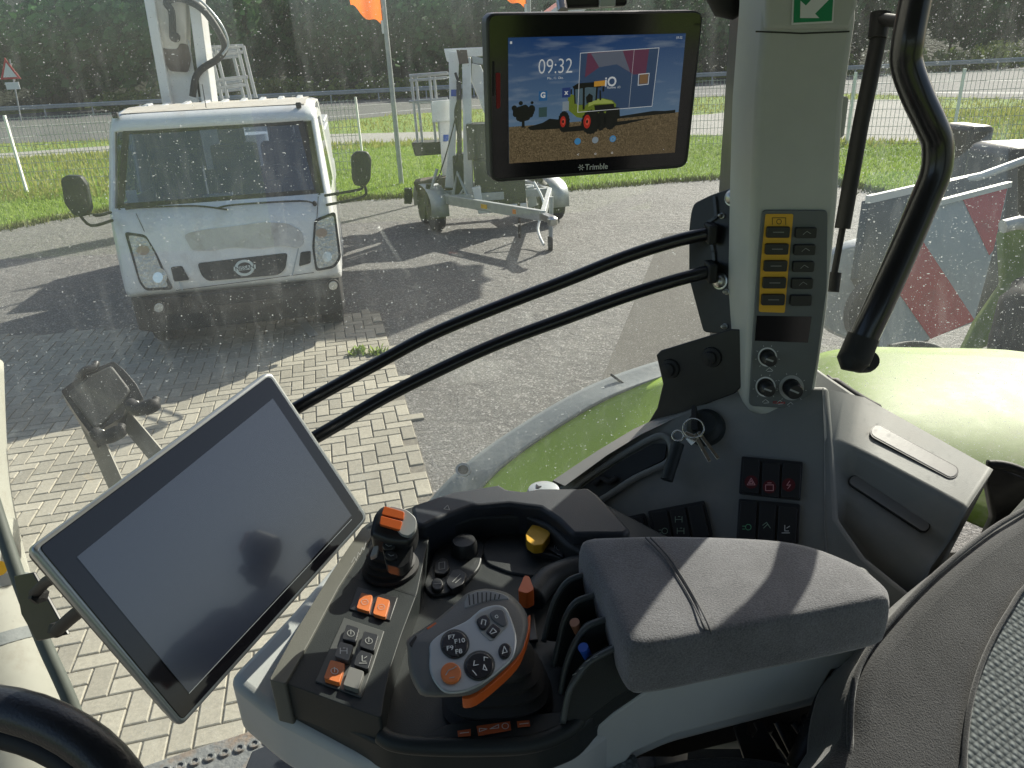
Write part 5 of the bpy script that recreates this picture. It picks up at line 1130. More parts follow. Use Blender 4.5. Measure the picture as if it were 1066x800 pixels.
# widget window, icons, writing
fr_m = MB(); fr_m.ribbon([sv(u, v, .0028) for u, v in ((.41, .14), (.855, .115), (.84, .60), (.405, .62))], .0006, apl.n, True); fr_m.ribbon([sv(.715, .12, .0028), sv(.705, .60, .0028)], .0003, apl.n); fr_m.build('widget_frame', m_pwhite, scr)
spoly('widget_tint', [(.41, .14), (.855, .115), (.84, .60), (.405, .62)], m_pwidget, .0016)
spoly('widget_shape', [(.45, .14), (.67, .125), (.80, .12), (.79, .33), (.72, .33), (.62, .24), (.52, .26), (.44, .34)], m_pmauve, .00165)
spoly('widget_shape', [(.47, .145), (.65, .13), (.70, .31), (.62, .24), (.52, .26)], m_pgrey, .00168)
rt = sv(.6, .3)-sv(.4, .3); up_s = sv(.3, .2)-sv(.3, .4)
def stext(name, s, u, v, size, mm, **k): return text(name, s, sv(u, v, .0030), rt, up_s, size, mm, scr, **k)
stext('clock_digits', '09:32', .27, .245, .0215, m_pwhite, sx=.85, bold=-.00022); stext('date_digits', 'Mo., 11. Okt.', .27, .335, .0035, m_pwhite)
spoly('logo_bar', [(.495, .375), (.565, .368), (.562, .412), (.495, .417)], m_porange, .0029); stext('logo_letters', 'iO', .59, .385, .014, m_pwhite, bold=.0003); stext('logo_caption', 'Runline  iO', .61, .43, .0035, m_pwhite)
for u, v, mm in ((.20, .475, m_picb), (.335, .455, m_picb2), (.20, .605, m_picd), (.78, .37, m_pbrown)):
    spoly('app_icon', [(u-.024, v-.038), (u+.024, v-.040), (u+.024, v+.038), (u-.024, v+.040)], mm, .0029)
stext('icon_letter', 'G', .20, .47, .008, m_pwhite, bold=.0003); stext('icon_letter', 'x', .335, .455, .007, m_pwhite, bold=.0003)
MB().ribbon([sv(u, v, .003) for u, v in ((.75, .33), (.81, .325), (.808, .415), (.75, .42))], .0008, apl.n, True).build('icon_outline', m_pwhite, scr)
for u, mm in ((.41, m_picb3), (.515, m_pcloud), (.62, m_picb3)): spoly('dock_icon', sell(u, .865-u*.02, .019, .027), mm, .0029)
stext('icon_letter', 'o', .62, .85, .010, m_pcloud)
for u, s in ((.415, '<'), (.52, 'o'), (.62, 'o'), (.93, '-')): stext('navigation_mark', s, u, .965, .005, m_pwhite)
spoly('status_mark', [(.01, .03), (.022, .03), (.022, .05), (.01, .05)], m_pwhite, .003); stext('status_digits', '09:32', .965, .035, .0035, m_pwhite)
ptext('maker_lettering', 'Trimble', 621, 174, 60, -3, apl, .0092, m_white, A, off=.0013, bold=.00012)
mk = MB(); 
for k in range(6): mk.ribbon([apl(605+3*math.cos(k*1.047), 174.6+3*math.sin(k*1.047), .0013), apl(605+1*math.cos(k*1.047), 174.6+1*math.sin(k*1.047), .0013)], .0009, apl.n)
mk.build('maker_mark', m_white, A)
MB().box(P(618, -6, .875), .075, .03, .03).build('mount', m_black, A, bevel=.004); MB().tube([P(584, 0, .85), P(586, 12, .845)], .006, 12).build('mount_screw', m_steel, A)
MB().box(P(632, 2, .85), .018, .01, .010).build('mount_tab', m_silver, A, bevel=.001)
MB().beam(P(618, -2, .90), P(622, -60, .92), .03, .03).build('mount_stem', m_black, A)

# ============================================================ SEAT
S = empty('driver_seat', 'grey velour driver seat with a spacer mesh centre at the right edge', 'seat', P(1000, 900, .62))
bp_ = plane3(P(890, 690, .66), P(1066, 540, .80), P(980, 830, .60))
bk = slab('backrest', [(1300, 290), (1210, 400), (1140, 480), (1066, 532), (1028, 556), (976, 598), (932, 643), (903, 680), (891, 712), (886, 760), (889, 860), (1500, 860), (1560, 300)], bp_, .09, m_seat, S, bevel=.018, seg=5, sm=4)
slab('mesh_centre', [(1150, 570), (1075, 606), (1052, 636), (1030, 676), (1014, 722), (1006, 775), (1004, 860), (1150, 860)], bp_, .006, m_knit, bk, off=.0035, bevel=.003, sm=4)
MB().tube([bp_(x, y, .004) for x, y in ((1140, 572), (1075, 605), (1051, 635), (1029, 675), (1013, 721), (1005, 775), (1003, 860))], .0022, 8, smooth=5).build('piping', m_seat, bk, smooth=180)
MB().tube([bp_(x, y, -.004) for x, y in ((1140, 491), (1066, 531), (1027, 555), (975, 597), (931, 642), (902, 680), (889, 712), (885, 760), (888, 860))], .0028, 8, smooth=5).build('piping', m_seat, bk, smooth=180)
cz = hplane(-.62)
cu_ = slab('cushion', [(600, 850), (650, 806), (690, 792), (740, 785), (790, 787), (830, 796), (866, 815), (900, 900), (600, 960)], cz, .09, m_cush, S, bevel=.02, seg=5, sm=4)
slab('cushion_side', [(628, 820), (640, 790), (662, 778), (668, 800), (660, 830)], hplane(-.60), .04, m_knit, cu_, bevel=.008)
# mechanism between armrest and backrest
mc = MB()
f1 = plane3(P(770, 770, .74), P(850, 770, .76), P(800, 700, .80))
slab('seat_bracket', [(764, 757), (775, 750), (779, 756), (777, 764), (784, 768), (789, 760), (785, 752), (792, 750), (806, 772), (812, 785), (840, 830), (790, 830), (770, 775)], f1, .003, m_brk, S, bevel=.0008)
slab('seat_bracket', [(803, 765), (812, 750), (828, 757), (846, 800), (860, 830), (830, 830), (820, 790)], f1, .003, m_brk, S, off=-.02, bevel=.0008)
for a_, b_, r_ in (((808, 752), (842, 820), .003), ((826, 752), (880, 830), .004), ((840, 750), (843, 756), .006), ((836, 757), (838, 762), .005), ((880, 690), (830, 800), .012)):
    MB().tube([P(*a_, .76), P(*b_, .74)], r_, 10).build('seat_rod', m_brk, S, smooth=60)
slab('seat_side_cover', [(905, 705), (862, 765), (846, 800), (850, 830), (892, 830), (892, 720)], f1, .02, m_rubber2, S, off=-.01, bevel=.004)
slab('belt_buckle', [(884, 692), (897, 686), (908, 690), (898, 706), (888, 710)], f1, .015, m_beltw, S, off=.03, r=3, bevel=.004)
slab('buckle_strap', [(842, 706), (880, 690), (884, 702), (846, 722)], f1, .004, m_belt, S, off=.0, bevel=.001)
MB().tube([P(838, 700, .80), P(842, 699, .79)], .004, 10).build('pin', m_beltw, S, smooth=60)

# ============================================================ ARMREST CONSOLE
C_ = empty('armrest_console', 'grey armrest console with joystick, multifunction lever and velour pad', 'armrest', P(560, 700, .85))
Z0, Z1 = -.530, -.505          # sunk floor, raised rim
# side shell: upright walls following the near edge
def wall(name, top, bot, inner, mm, par, bevel=.004, **k):
    """solid skirt: top edge points and bottom edge points (px,py,h), plus an inward thickness"""
    n = len(top); V = [hplane(h)(x, y) for x, y, h in top]+[hplane(h)(x, y) for x, y, h in bot]
    back = [v+inner for v in V]; A2 = V+back; f = []
    for i in range(n-1):
        f += [[i, i+1, n+i+1, n+i], [2*n+i+1, 2*n+i, 3*n+i, 3*n+i+1], [i, 2*n+i, 2*n+i+1, i+1], [n+i, n+i+1, 3*n+i+1, 3*n+i]]
    f += [[0, n, 3*n, 2*n], [n-1, 3*n-1, 4*n-1, 2*n-1]]
    return obj(name, A2, f, mm, par, bevel=bevel, **k)
body = slab('console_body', [(378, 545), (430, 526), (520, 512), (612, 514), (700, 560), (905, 590), (920, 640), (700, 700), (640, 724), (600, 762), (560, 778), (440, 782), (398, 776), (282, 716), (300, 670)], hplane(Z0), .035, m_dark2, C_, r=10, bevel=.006)
slab('lower_shell', [(236, 706), (300, 640), (370, 560), (450, 530), (700, 575), (905, 610), (922, 642), (904, 672), (700, 722), (662, 738), (612, 776), (560, 797), (480, 803), (420, 801), (370, 790), (285, 745)], hplane(-.556), .07, m_shell, C_, r=12, bevel=.010, seg=4)
slab('underside', [(300, 660), (450, 560), (880, 640), (850, 690), (640, 780), (560, 812), (400, 812), (300, 760)], hplane(-.63), .03, m_rubber, C_, bevel=.004)
# side walls under the pad: dark band above, grey shell below
yv = P(400, 790, .62); xv = P(925, 655, .715); wn = (xv-yv).cross(Vector((0, 0, 1)))
wpl = Plane(yv, wn)
slab('side_rim', [(556, 781), (602, 760), (618, 724), (640, 694), (678, 680), (928, 634), (922, 656), (740, 702), (672, 722), (640, 744), (604, 776), (560, 792)], wpl, .03, m_dark2, C_, off=.004, bevel=.005)
slab('side_panel', [(548, 792), (600, 774), (640, 742), (672, 720), (740, 700), (920, 655), (906, 690), (866, 699), (850, 728), (800, 741), (700, 767), (660, 785), (622, 830), (500, 880), (520, 800)], wpl, .03, m_shell, C_, off=.001, bevel=.004)
slab('inner_mount', [(640, 790), (700, 762), (860, 722), (880, 695), (905, 690), (880, 740), (800, 765), (700, 790)], wpl, .02, m_rubber, C_, off=-.035, bevel=.004)
# raised left block with the switches
lb = slab('switch_block', [(382, 548), (420, 534), (452, 540), (444, 570), (434, 618), (418, 660), (405, 700), (399, 730), (397, 748), (345, 729), (288, 708), (300, 690), (345, 610)], hplane(Z1+.002), .04, m_dark2, C_, r=5, bevel=.004)
slab('side_strip', [(378, 548), (388, 556), (352, 612), (322, 668), (297, 712), (280, 708), (306, 660), (345, 596)], hplane(Z1+.005), .05, m_olive, C_, r=3, bevel=.005)
bl0 = hplane(Z1+.002)
marks('joint_line', [[(346, 596), (372, 602), (402, 610), (434, 620)]], bl0, .0008, m_black, lb)
# cap along the far side
cap = slab('console_cap', [(428, 526), (470, 512), (520, 504), (528, 509), (545, 511), (562, 508), (604, 508), (612, 507), (622, 514), (640, 533), (657, 551), (650, 556), (596, 556), (580, 540), (562, 528), (530, 524), (490, 527), (455, 540), (440, 548), (430, 545)], hplane(-.485), .05, m_blue, C_, bevel=.005)
sp2 = slab('inner_wall', [(452, 541), (490, 529), (530, 526), (560, 530), (580, 543), (594, 558), (606, 562), (606, 575), (588, 566), (570, 548), (545, 536), (495, 538), (456, 550)], hplane(-.500), .04, m_dark, C_, bevel=.004)
marks('cap_mark', [[(462, 530), (466, 526), (468, 531), (462, 530)]], hplane(-.485), .001, m_dim, cap)
kn = MB().lathe(P(566, 512, .93), (0, 0, 1), [(.021, -.02), (.021, .0), (.019, .004), (.016, .005), (.001, .005)], 28).build('rotary_knob', m_silver, C_, smooth=40)
slab('knob_pointer', [(558, 504), (561, 506), (564, 506), (561, 508), (558, 508)], Plane(P(566, 512, .93)+Vector((0, 0, .006)), (0, 0, 1)), .0006, m_black, kn)
# rim on the near side
rim = [(397, 766), (410, 773), (440, 777), (500, 778), (556, 774), (596, 756), (610, 728), (622, 706), (640, 690)]
MB().tube([hplane(-.525)(x, y) for x, y in rim], .0075, 12, smooth=5).build('near_rim', m_dark2, C_, smooth=180)
# floor relief
fl_ = hplane(Z0)
slab('relief_plate', [(440, 610), (452, 575), (468, 560), (490, 558), (505, 565), (500, 590), (486, 606), (466, 618), (448, 620)], fl_, .01, m_dark, C_, off=.004, r=5, bevel=.002)
slab('relief_plate', [(500, 566), (520, 556), (560, 552), (596, 572), (590, 590), (556, 600), (530, 596), (505, 586)], fl_, .01, m_dark, C_, off=.003, r=7, bevel=.002)
MB().lathe(fl_(484, 575, .004), (0, 0, 1), [(.016, 0), (.015, .012), (.013, .017), (.001, .018)], 28).build('rotary_knob', m_but, C_, smooth=40)
for px, ic in (([(452, 586), (460, 580), (466, 582), (468, 592), (462, 598), (452, 597)], [[(457, 586), (463, 585), (463, 592), (457, 593), (457, 586)]]), ([(470, 594), (478, 592), (486, 598), (482, 608), (470, 614), (464, 606)], [[(471, 606), (479, 598)], [(474, 607), (480, 602)]]), (circ(455, 608, 6.5, n=18), [[(451, 608), (459, 607.5)]])):
    b_ = slab('button', px, fl_, .008, m_but, C_, off=.0085, r=2.5, bevel=.0015); marks('button_print', ic, fl_, .0008, m_dim, b_, off=.0091)
# joystick
jb_ = MB(); jz = hplane(Z1+.003); jc = jz(407, 592)
jb_.lathe(jc, (0, 0, 1), [(.031, 0), (.031, .004), (.026, .005), (.028, .010), (.023, .012), (.025, .018), (.019, .020), (.021, .026), (.014, .030), (.012, .045)], 36)
js = jb_.build('joystick_boot', m_rubber, C_, smooth=50)
jp = plane3(P(388, 540, .735), P(436, 545, .735), P(410, 575, .715))
neck = slab('joystick_neck', [(396, 560), (430, 566), (427, 584), (418, 592), (402, 588)], jp, .02, m_but, js, off=-.006, r=4, bevel=.004)
jh = slab('joystick_head', [(389, 534), (398, 524), (424, 530), (435, 540), (434, 554), (426, 566), (404, 564), (384, 556)], jp, .036, m_but, js, off=.008, r=6, bevel=.010, seg=5)
slab('head_cap', [(405, 526), (424, 531), (434, 540), (433, 551), (426, 559), (416, 556), (408, 540)], jp, .010, m_silver2, jh, off=.012, r=5, bevel=.004)
slab('orange_rocker', [(400, 527), (421, 533), (420, 541), (397, 535.5)], jp, .004, m_orange2, jh, off=.0148, r=1.5, bevel=.0012)
slab('orange_rocker', [(396.5, 537), (419, 543), (416, 552), (395, 546)], jp, .004, m_orange2, jh, off=.0148, r=1.5, bevel=.0012)
for x, y in ((404.5, 568), (407, 578)): b_ = slab('button', circ(x, y, 6.5, 4.8, 18, .2), jp, .006, m_but, neck, off=.0, bevel=.001); marks('button_print', [[(x-3, y-1), (x, y+1), (x+3, y)]], jp, .0007, m_silver, b_, off=.0006)
slab('thumb_pad', [(389, 569), (394, 568), (392, 577), (385, 580)], jp, .008, m_silver2, js, off=.002, r=1.5, bevel=.001)
marks('script_print', [[(366, 586), (369, 580), (371, 584), (373, 575), (375, 578), (377, 570), (379, 573), (381, 564)]], hplane(Z1+.005), .0006, m_dim, lb)
# switch panels on the block
sp = slab('switch_panel', [(372, 611), (414, 622), (406, 646), (363, 634)], bl0, .002, m_but, lb, off=.0015, bevel=.0006)
for px in ([(376, 617), (388, 620), (384, 637), (371, 633)], [(393, 621), (406, 625), (401, 643), (388, 639)]):
    b_ = slab('orange_button', px, bl0, .004, m_orange, sp, off=.005, r=2, bevel=.0012); cx0 = sum(p[0] for p in px)/4; cy0 = sum(p[1] for p in px)/4
    marks('button_print', [circ(cx0, cy0, 3.6, 2.8, 12)+[(cx0+3.6, cy0)], [(cx0-1, cy0), (cx0+2, cy0)]], bl0, .0005, m_silver2, b_, off=.0056)
sp = slab('switch_panel', [(358, 643), (400, 657), (388, 694), (376, 726), (328, 709), (342, 678)], bl0, .002, m_panel2, lb, off=.0015, bevel=.0006)
rows = [([(361, 650), (374, 654), (370, 669), (356, 665)], m_but, 'lamp'), ([(379, 657), (394, 661), (389, 678), (374, 673)], m_but, 'lamp'),
        ([(354, 668), (368, 672), (363, 688), (348, 683)], m_greyb, 'axle'), ([(373, 676), (388, 681), (383, 697), (368, 692)], m_but, 'seat'),
        ([(344, 687), (359, 691), (353, 711), (337, 706)], m_orange, 'bolt'), ([(364, 694), (379, 699), (373, 718), (357, 713)], m_greyb, None)]
for px, mm, k_ in rows:
    b_ = slab('button', px, bl0, .005, mm, sp, off=.0065, r=2, bevel=.0014); cx0 = sum(p[0] for p in px)/4; cy0 = sum(p[1] for p in px)/4
    if k_: marks('button_print', [circ(cx0, cy0, 3.8, 3.0, 12, .3)+[(cx0+3.6, cy0+1)], [(cx0, cy0-4), (cx0, cy0+1)]] if k_ in ('lamp', 'bolt') else icn(k_, cx0, cy0), bl0, .0007, m_white if mm is not m_but else m_dim, b_, off=.0071)
# yellow switch, label, orange tag
ys = hplane(Z0+.02); yb = slab('yellow_switch', [(547, 556), (554, 546), (571, 550), (573, 556), (565, 567), (555, 568), (548, 563)], ys, .012, m_yellow, C_, off=.004, r=2, bevel=.003)
slab('switch_base', [(546, 560), (560, 545), (598, 562), (586, 582), (548, 570)], fl_, .01, m_but, C_, off=.010, r=3, bevel=.002)
pl2 = slab('pto_label', [(578, 556), (594, 564), (586, 580), (570, 571)], fl_, .002, m_but, C_, off=.013, bevel=.0006)
marks('pto_symbol', [[(577, 571), (578, 564), (588, 567), (587, 574)], circ(582, 570, 3, n=10)+[(585, 570)], [(580, 577), (584, 578)]], fl_, .0006, m_silver2, pl2, off=.0136)
slab('orange_tag', [(539, 615), (546, 599), (551, 600), (556, 614), (548, 618)], hplane(Z0+.03), .02, m_orange2, C_, r=2, bevel=.003)
MB().tube([fl_(554, 624, .01), fl_(570, 604, .012), fl_(592, 594, .012), fl_(610, 590, .012)], .014, 14, smooth=5).build('moulded_hump', m_dark, C_, smooth=180)
slab('slot_cover', [(550, 640), (556, 638), (560, 666), (551, 667)], fl_, .004, m_black, C_, off=.006, bevel=.001)
# guard fins between the spool levers
fins = [([(566, 668), (572, 642), (579, 622), (593, 604), (620, 595), (660, 600), (660, 660), (600, 672)], 0), ([(576, 694), (582, 668), (588, 645), (601, 626), (632, 617), (665, 622), (665, 690), (600, 700)], 0),
        ([(584, 722), (588, 700), (596, 676), (611, 653), (641, 642), (670, 646), (670, 700), (610, 722)], 0), ([(586, 752), (592, 722), (602, 704), (616, 688), (650, 670), (690, 676), (690, 700), (640, 730), (604, 758)], 0)]
fplanes = []
for i, (px, _) in enumerate(fins):
    base = hplane(Z0)(px[0][0], px[0][1]+14); fpl_ = Plane(base, Vector((wn.x, wn.y, 0)).normalized()*1+Vector((0, 0, .25)))
    slab('guard_fin', px, fpl_, .010, m_dark2, C_, r=6, bevel=.003)
    MB().tube([fpl_(x, y, .001) for x, y in px[:5]], .0028, 10, smooth=5).build('fin_edge', m_edge, C_, smooth=180)
    fplanes.append(fpl_)
lv = P(602, 652, .70)
def lever(a_, b_, mm, d): 
    l = MB().tube([P(*b_, d+.01), P(*a_, d)], [.0038, .0046], 14).build('spool_lever', mm, C_, smooth=60)
lever((598, 648), (603, 660), m_brass, .668); lever((607, 674), (613, 686), m_bluel, .640)
for i, (x, y) in enumerate(((598, 702), (605, 696), (612, 688), (620, 684))): marks('fin_print', [[(x-2, y+1), (x+2, y-1)]], Plane(P(x, y, .62), -F), .0006, m_dim, C_, off=0)
# coloured labels near the rim
lp_ = hplane(Z0+.012)
lplate = slab('label_ledge', [(440, 764), (470, 752), (560, 742), (600, 740), (590, 756), (556, 770), (500, 776), (440, 776)], hplane(Z0+.010), .01, m_dark2, C_, bevel=.002)
for px in ([(476, 761), (490, 759), (490, 766), (477, 767)], [(496, 756), (531, 751), (532, 760), (498, 766)], [(538, 751), (551, 750), (552, 756), (539, 757)]): slab('orange_label', px, lp_, .0006, m_orangelab, lplate, bevel=0)
marks('label_print', [[(479, 763.5), (488, 762.5)], [(499, 762), (507, 759), (499, 758.5), (499, 762)], [(510, 759), (519, 754.5), (519, 758), (510, 759)], circ(526, 756, 3.4, 3, 12)+[(529.4, 756)], [(541, 754), (550, 753)]], lp_, .0007, m_beltw, lplate)

# multifunction lever
bc = hplane(Z0)(518, 728)
mfb = MB(); 
V = []; Fc = []; N_ = 40
prof = [(1.22, 0), (1.25, .004), (1.08, .008), (1.18, .014), (1.0, .018), (1.10, .024), (.92, .028), (1.0, .034), (.82, .038), (.88, .044), (.70, .050), (.55, .06)]
for (s, hgt) in prof:
    for k in range(N_):
        q = 2*math.pi*k/N_; rr = 1/((abs(math.cos(q))**3+abs(math.sin(q))**3)**(1/3))
        V.append(bc+Vector((math.cos(q)*.040*rr*s-.0*hgt, math.sin(q)*.030*rr*s+.10*hgt, hgt)))
for i in range(len(prof)-1):
    for k in range(N_): Fc.append([i*N_+k, i*N_+(k+1) % N_, (i+1)*N_+(k+1) % N_, (i+1)*N_+k])
Fc.append([(len(prof)-1)*N_+k for k in range(N_)])
obj('lever_boot', V, Fc, m_rubber, C_, smooth=60)
hp = plane3(P(447, 690, .600), P(530, 640, .640), P(520, 700, .592))
HB = [(424, 676), (424, 666), (438, 656), (458, 642), (478, 625), (488, 617), (506, 613), (527, 617), (539, 626), (547, 637), (550, 650), (547, 666), (541, 681), (521, 701), (496, 721), (476, 725.5), (443, 725.5), (433, 717), (426, 699)]
cxh, cyh = 487, 670
def hscale(s, dx=0, dy=0): return [(cxh+(x-cxh)*s+dx, cyh+(y-cyh)*s+dy) for x, y in HB]
V = []; Fc = []
lay = [(.30, -.062, 26, 20), (.55, -.050, 18, 12), (.82, -.036, 9, 5), (.97, -.022, 3, 1), (1.0, -.012, 0, 0), (.99, -.005, 0, 0), (.955, -.001, 0, 0), (.90, .0008, 0, 0), (.4, .001, 0, 0)]
ns = None
for (s, off, dx, dy) in lay:
    q = spline([Vector((x, y, 0)) for x, y in hscale(s, dx, dy)], 3, True); ns = len(q)
    V += [hp(p.x, p.y, off) for p in q]
for i in range(len(lay)-1):
    for k in range(ns): Fc.append([i*ns+k, i*ns+(k+1) % ns, (i+1)*ns+(k+1) % ns, (i+1)*ns+k])
Fc.append([k for k in range(ns)][::-1]); Fc.append([(len(lay)-1)*ns+k for k in range(ns)])
ML = obj('multifunction_lever', V, Fc, m_hand, C_, smooth=60)
og = [(x+1.6, y+3.2) for x, y in hscale(1.0)]
slab('orange_grip', [(552, 640), (551, 655), (546, 672), (538, 688), (520, 706), (496, 725), (482, 728), (484, 722), (500, 714), (520, 698), (534, 682), (541, 664), (546, 648)], hp, .012, m_orange2, ML, off=-.010, bevel=.003, sm=3)
SP_ = [(447, 681), (448, 669), (461, 658), (484, 647), (494, 639), (502, 633), (516, 629.5), (527, 633), (534, 648), (538, 666), (534, 684), (521, 697), (501, 712), (481, 720), (463, 720), (452, 709), (447, 696)]
fp_ = slab('silver_face', SP_, hp, .003, m_silver, ML, off=.003, bevel=.0014, sm=3)
def mbut(name, px, mm, ic=None, im=None, sm=0, r=0, off=.0048, lw=.0008):
    b_ = slab(name, px, hp, .003, mm, fp_, off=off, bevel=.0011, sm=sm, r=r)
    if ic: marks('button_print', ic, hp, lw, im or m_white, b_, off=off+.0005)
    return b_
slab('button_well', circ(473.5, 670.5, 15.3, 15.3, 28), hp, .001, m_panel2, fp_, off=.0034)
b_ = mbut('function_button', circ(473.5, 670.5, 13.8, 14, 28), m_gloss2)
for s, x, y in (('F7', 470, 663.5), ('F10', 478.5, 667.5), ('F9', 468.5, 675), ('F8', 477.5, 678.5)): ptext('button_letters', s, x, y, 10, -1.5, hp, .0062, m_white, b_, off=.0054, bold=.0001)
marks('button_groove', [[(460, 674), (487, 667)], [(470, 657.5), (477, 683.5)]], hp, .0005, m_panel2, b_, off=.0051)
mbut('orange_round_button', circ(469.3, 700.2, 10.8, 11, 26), m_orange, [[(464, 703), (467, 698), (472, 696), (475, 694)], [(468, 706), (473, 705)]], m_silver2, off=.0052)
slab('button_well', circ(499, 693, 16.6, 15.6, 28, -.4), hp, .001, m_panel2, fp_, off=.0034)
mbut('hitch_button', circ(499, 693, 15, 14, 28, -.4), m_gloss2, [[(494, 688), (493, 693), (498, 692)], [(504, 688), (504, 684), (508, 685)], [(503, 697), (504, 692), (507, 698), (503, 697)], [(492, 698), (496, 703)]])
slab('key_field', [(494, 646), (496, 640), (516, 631), (525, 634), (530, 650), (514, 666), (510, 667), (500, 658)], hp, .001, m_silver2, fp_, off=.0036, r=4)
mbut('rocker_button', [(495.5, 645), (500, 641), (507, 639), (511, 647), (505, 656), (499, 655)], m_gloss2, [[(501, 650), (502, 645), (506, 646), (505, 651)]], None, r=3)
mbut('rocker_button', [(509, 638), (516, 634), (524, 635), (528, 649), (524, 653), (512, 645)], m_greyb2, [circ(517, 642, 1.5, n=8)], None, r=3)
mbut('rocker_button', [(513, 648), (522, 655), (514, 665), (505, 658)], m_gloss2, [[(510, 659), (513, 654), (517, 658), (511, 660)]], None, r=3)
mbut('small_round_button', circ(525.3, 677, 6.6, 8.2, 20, .2), m_gloss2, [[(523, 681), (525, 673), (528, 679), (523, 680)]])
gk = slab('ribbed_top', [(483, 633), (487, 619), (505, 614), (524, 618), (530, 624), (510, 625), (492, 631)], hp, .006, m_silver3, ML, off=.0015, bevel=.002, sm=2)
marks('rib', [[(488+i*4.6, 619.5-(2.3 if 1 < i < 6 else .4)), (489+i*4.3, 630-i*.9)] for i in range(8)], hp, .0011, m_black, gk, off=.0022)
slab('orange_notch', [(444, 654), (453, 648), (455, 649.5), (446, 656)], hp, .002, m_orange2, ML, off=.0008)
slab('thumb_wheel', [(426, 670), (433, 661), (434, 664), (428, 673)], hp, .004, m_rubber, ML, off=.001)

# pad
PZ = -.430
def pad():
    out = [(605, 561), (640, 558), (690, 557), (760, 558.5), (815, 562), (850, 569), (880, 580), (905, 592), (924, 608), (928, 618), (920, 624), (860, 637), (790, 650), (730, 662), (690, 670), (662, 673), (652, 668), (642, 650), (632, 622), (618, 594), (608, 576)]
    n = len(out); q = spline([Vector((x, y, 0)) for x, y in out], 3, True); m = len(q); c = Vector((sum(p.x for p in q)/m, sum(p.y for p in q)/m, 0))
    V = []; Fc = []
    lay = [(.965, -.052), (.995, -.048), (1.004, -.040), (1.006, -.026), (1.0, -.012), (.985, -.004), (.955, .0), (.88, .0012), (.7, .002), (.5, .0025), (.3, .0028), (.1, .003), (.01, .003)]
    cp = hplane(PZ)(c.x, c.y)
    for s, dz in lay:
        for p in q:
            w_ = hplane(PZ)(p.x, p.y); V.append(cp+(w_-cp)*s+Vector((0, 0, dz)))
    for i in range(len(lay)-1):
        for k in range(m): Fc.append([i*m+k, i*m+(k+1) % m, (i+1)*m+(k+1) % m, (i+1)*m+k])
    Fc.append([k for k in range(m)][::-1]); Fc.append([(len(lay)-1)*m+k for k in range(m)])
    o = obj('pad', V, Fc, m_pad, C_, smooth=180); return o
pd = pad()
pz = hplane(PZ+.0040)
for dx in (0, 5):
    pts = [pz(x+dx, y) for x, y in ((672, 560), (690, 579), (706, 602), (720, 626), (731, 648))]+[hplane(PZ-.004)(735.5+dx, 662), hplane(PZ-.02)(738+dx, 672), hplane(PZ-.044)(739+dx, 684)]
    MB().tube(pts, .0008, 6, smooth=6).build('seam', m_seam, pd, smooth=180)

# ============================================================ THINGS BEHIND THE REAR WINDOW
W_ = empty('warning_board', 'dirty red and white striped warning board outside the rear side window', 'warning board', P(965, 360, 2.9))
wb = plane3(P(975, 214, 2.75), P(1050, 194, 2.85), P(1016, 335, 2.8))
slab('board', [(972, 214), (1050, 194), (1034, 262), (1014, 336), (917, 372), (926, 320), (945, 262)], wb, .02, m_board_w, W_, bevel=.002)
slab('red_stripe', [(958, 247), (1015, 334), (969, 353), (932, 300), (945, 262)], wb, .001, m_board_r, W_, off=.002)
slab('red_stripe', [(1002, 207), (1049, 194.5), (1034, 261), (1030, 266)], wb, .001, m_board_r, W_, off=.002)
MB().beam(wb(970, 213, .005), wb(1051, 192, .005), .02, .02).build('board_edge', m_beltw, W_)
I_ = empty('rear_implement', 'grey folded implement with dark side plate beyond the rear side window', 'implement', (2.6, 3.4, 0))
ip = plane3(P(905, 210, 3.0), P(955, 199, 3.1), P(895, 290, 3.0))
slab('side_plate', [(905, 208), (1060, 172), (1060, 260), (1030, 330), (925, 350), (893, 290)], ip, .04, m_black, I_, bevel=.004)
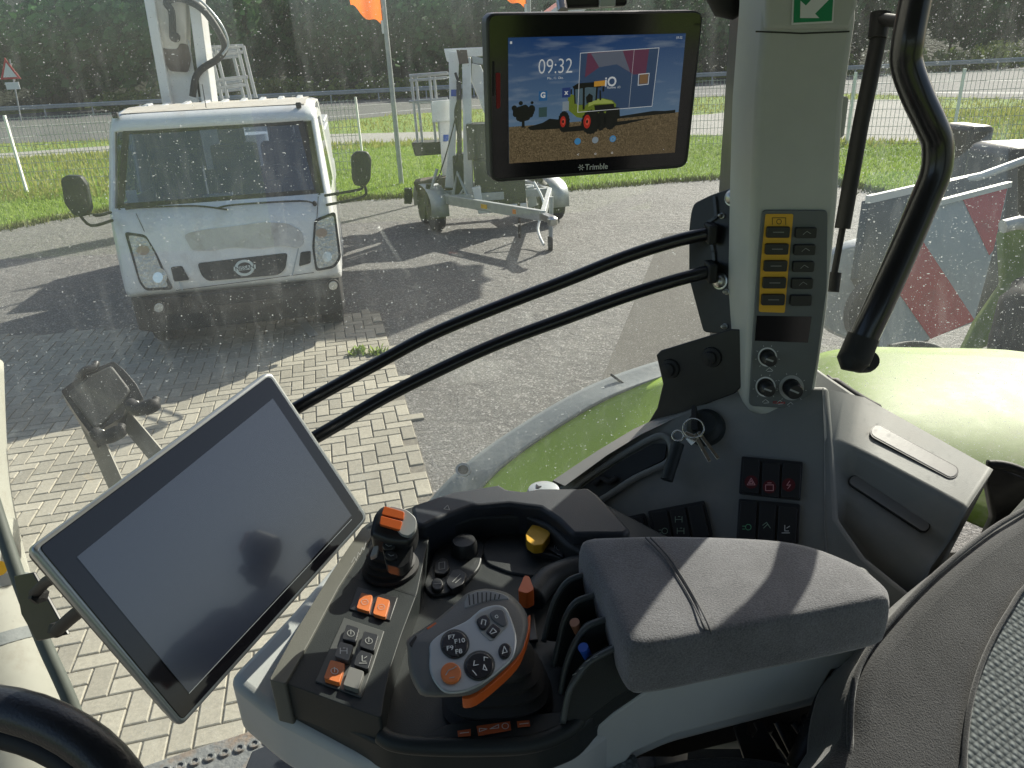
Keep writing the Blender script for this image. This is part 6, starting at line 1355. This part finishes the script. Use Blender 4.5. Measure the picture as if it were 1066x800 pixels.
MB().beam(ip(903, 208, .02), ip(956, 196, .02), .02, .03).build('top_rail', m_beltw, I_)
MB().tube([P(982, 192, 3.2), P(1020, 184, 3.25), P(1064, 168, 3.3), P(1110, 150, 3.3)], .018, 10).build('pipe', m_beltw, I_, smooth=60)
MB().tube([P(1016, 158, 4.2), P(1080, 154, 4.4), P(1150, 152, 4.4)], .03, 10).build('frame_tube', m_galv, I_, smooth=60)
MB().box(P(1000, 172, 4.3), .14, .3, .45).build('hopper', m_black, I_, bevel=.03); MB().box(P(1062, 185, 3.9), .4, .4, .35).build('gear_case', m_black, I_, bevel=.05)
MB().lathe(P(895, 305, 3.2), (-.6, -1, .1), [(.02, 0), (.20, .0), (.22, -.03), (.22, -.12), (.02, -.14)], 40).build('disc', m_galv, I_, smooth=40)
MB().lathe(P(930, 330, 2.9), (-.3, -1, .2), [(.02, 0), (.16, .0), (.17, -.08), (.02, -.1)], 30).build('wheel', m_rubber, I_, smooth=40)
slab('rear_arm', [(1045, 236), (1080, 228), (1100, 290), (1060, 345), (1000, 372), (1020, 330), (1048, 290)], plane3(P(1045, 236, 2.3), P(1080, 228, 2.3), P(1000, 372, 2.2)), .05, m_greend, I_, bevel=.01)
MB().tube([P(1044, 236, 2.2), P(1060, 232, 2.2), P(1100, 238, 2.2)], .02, 12).build('arm_pin', m_beltw, I_, smooth=60)
MB().tube([P(925, 362, 2.4), P(950, 358, 2.4), P(975, 362, 2.35), P(990, 372, 2.3)], .01, 8, smooth=4).build('hose', m_rubber, I_, smooth=180)
bx = MB(); bx.tube([P(1075, 300, 1.95), P(1066, 340, 1.9), P(1058, 380, 1.85), P(1062, 420, 1.82)], [.05, .07, .06, .05], 14, smooth=4); bx.tube([P(1050, 330, 1.93), P(1044, 372, 1.86), (P(1052, 410, 1.84))], [.02, .035, .03], 12, smooth=4)
bx.build('coupling_hoses', m_rubber, I_, smooth=60)
MB().beam((2.6, 3.0, .0), (2.6, 3.0, 1.5), .12, .12).build('support_leg', m_dark, I_)
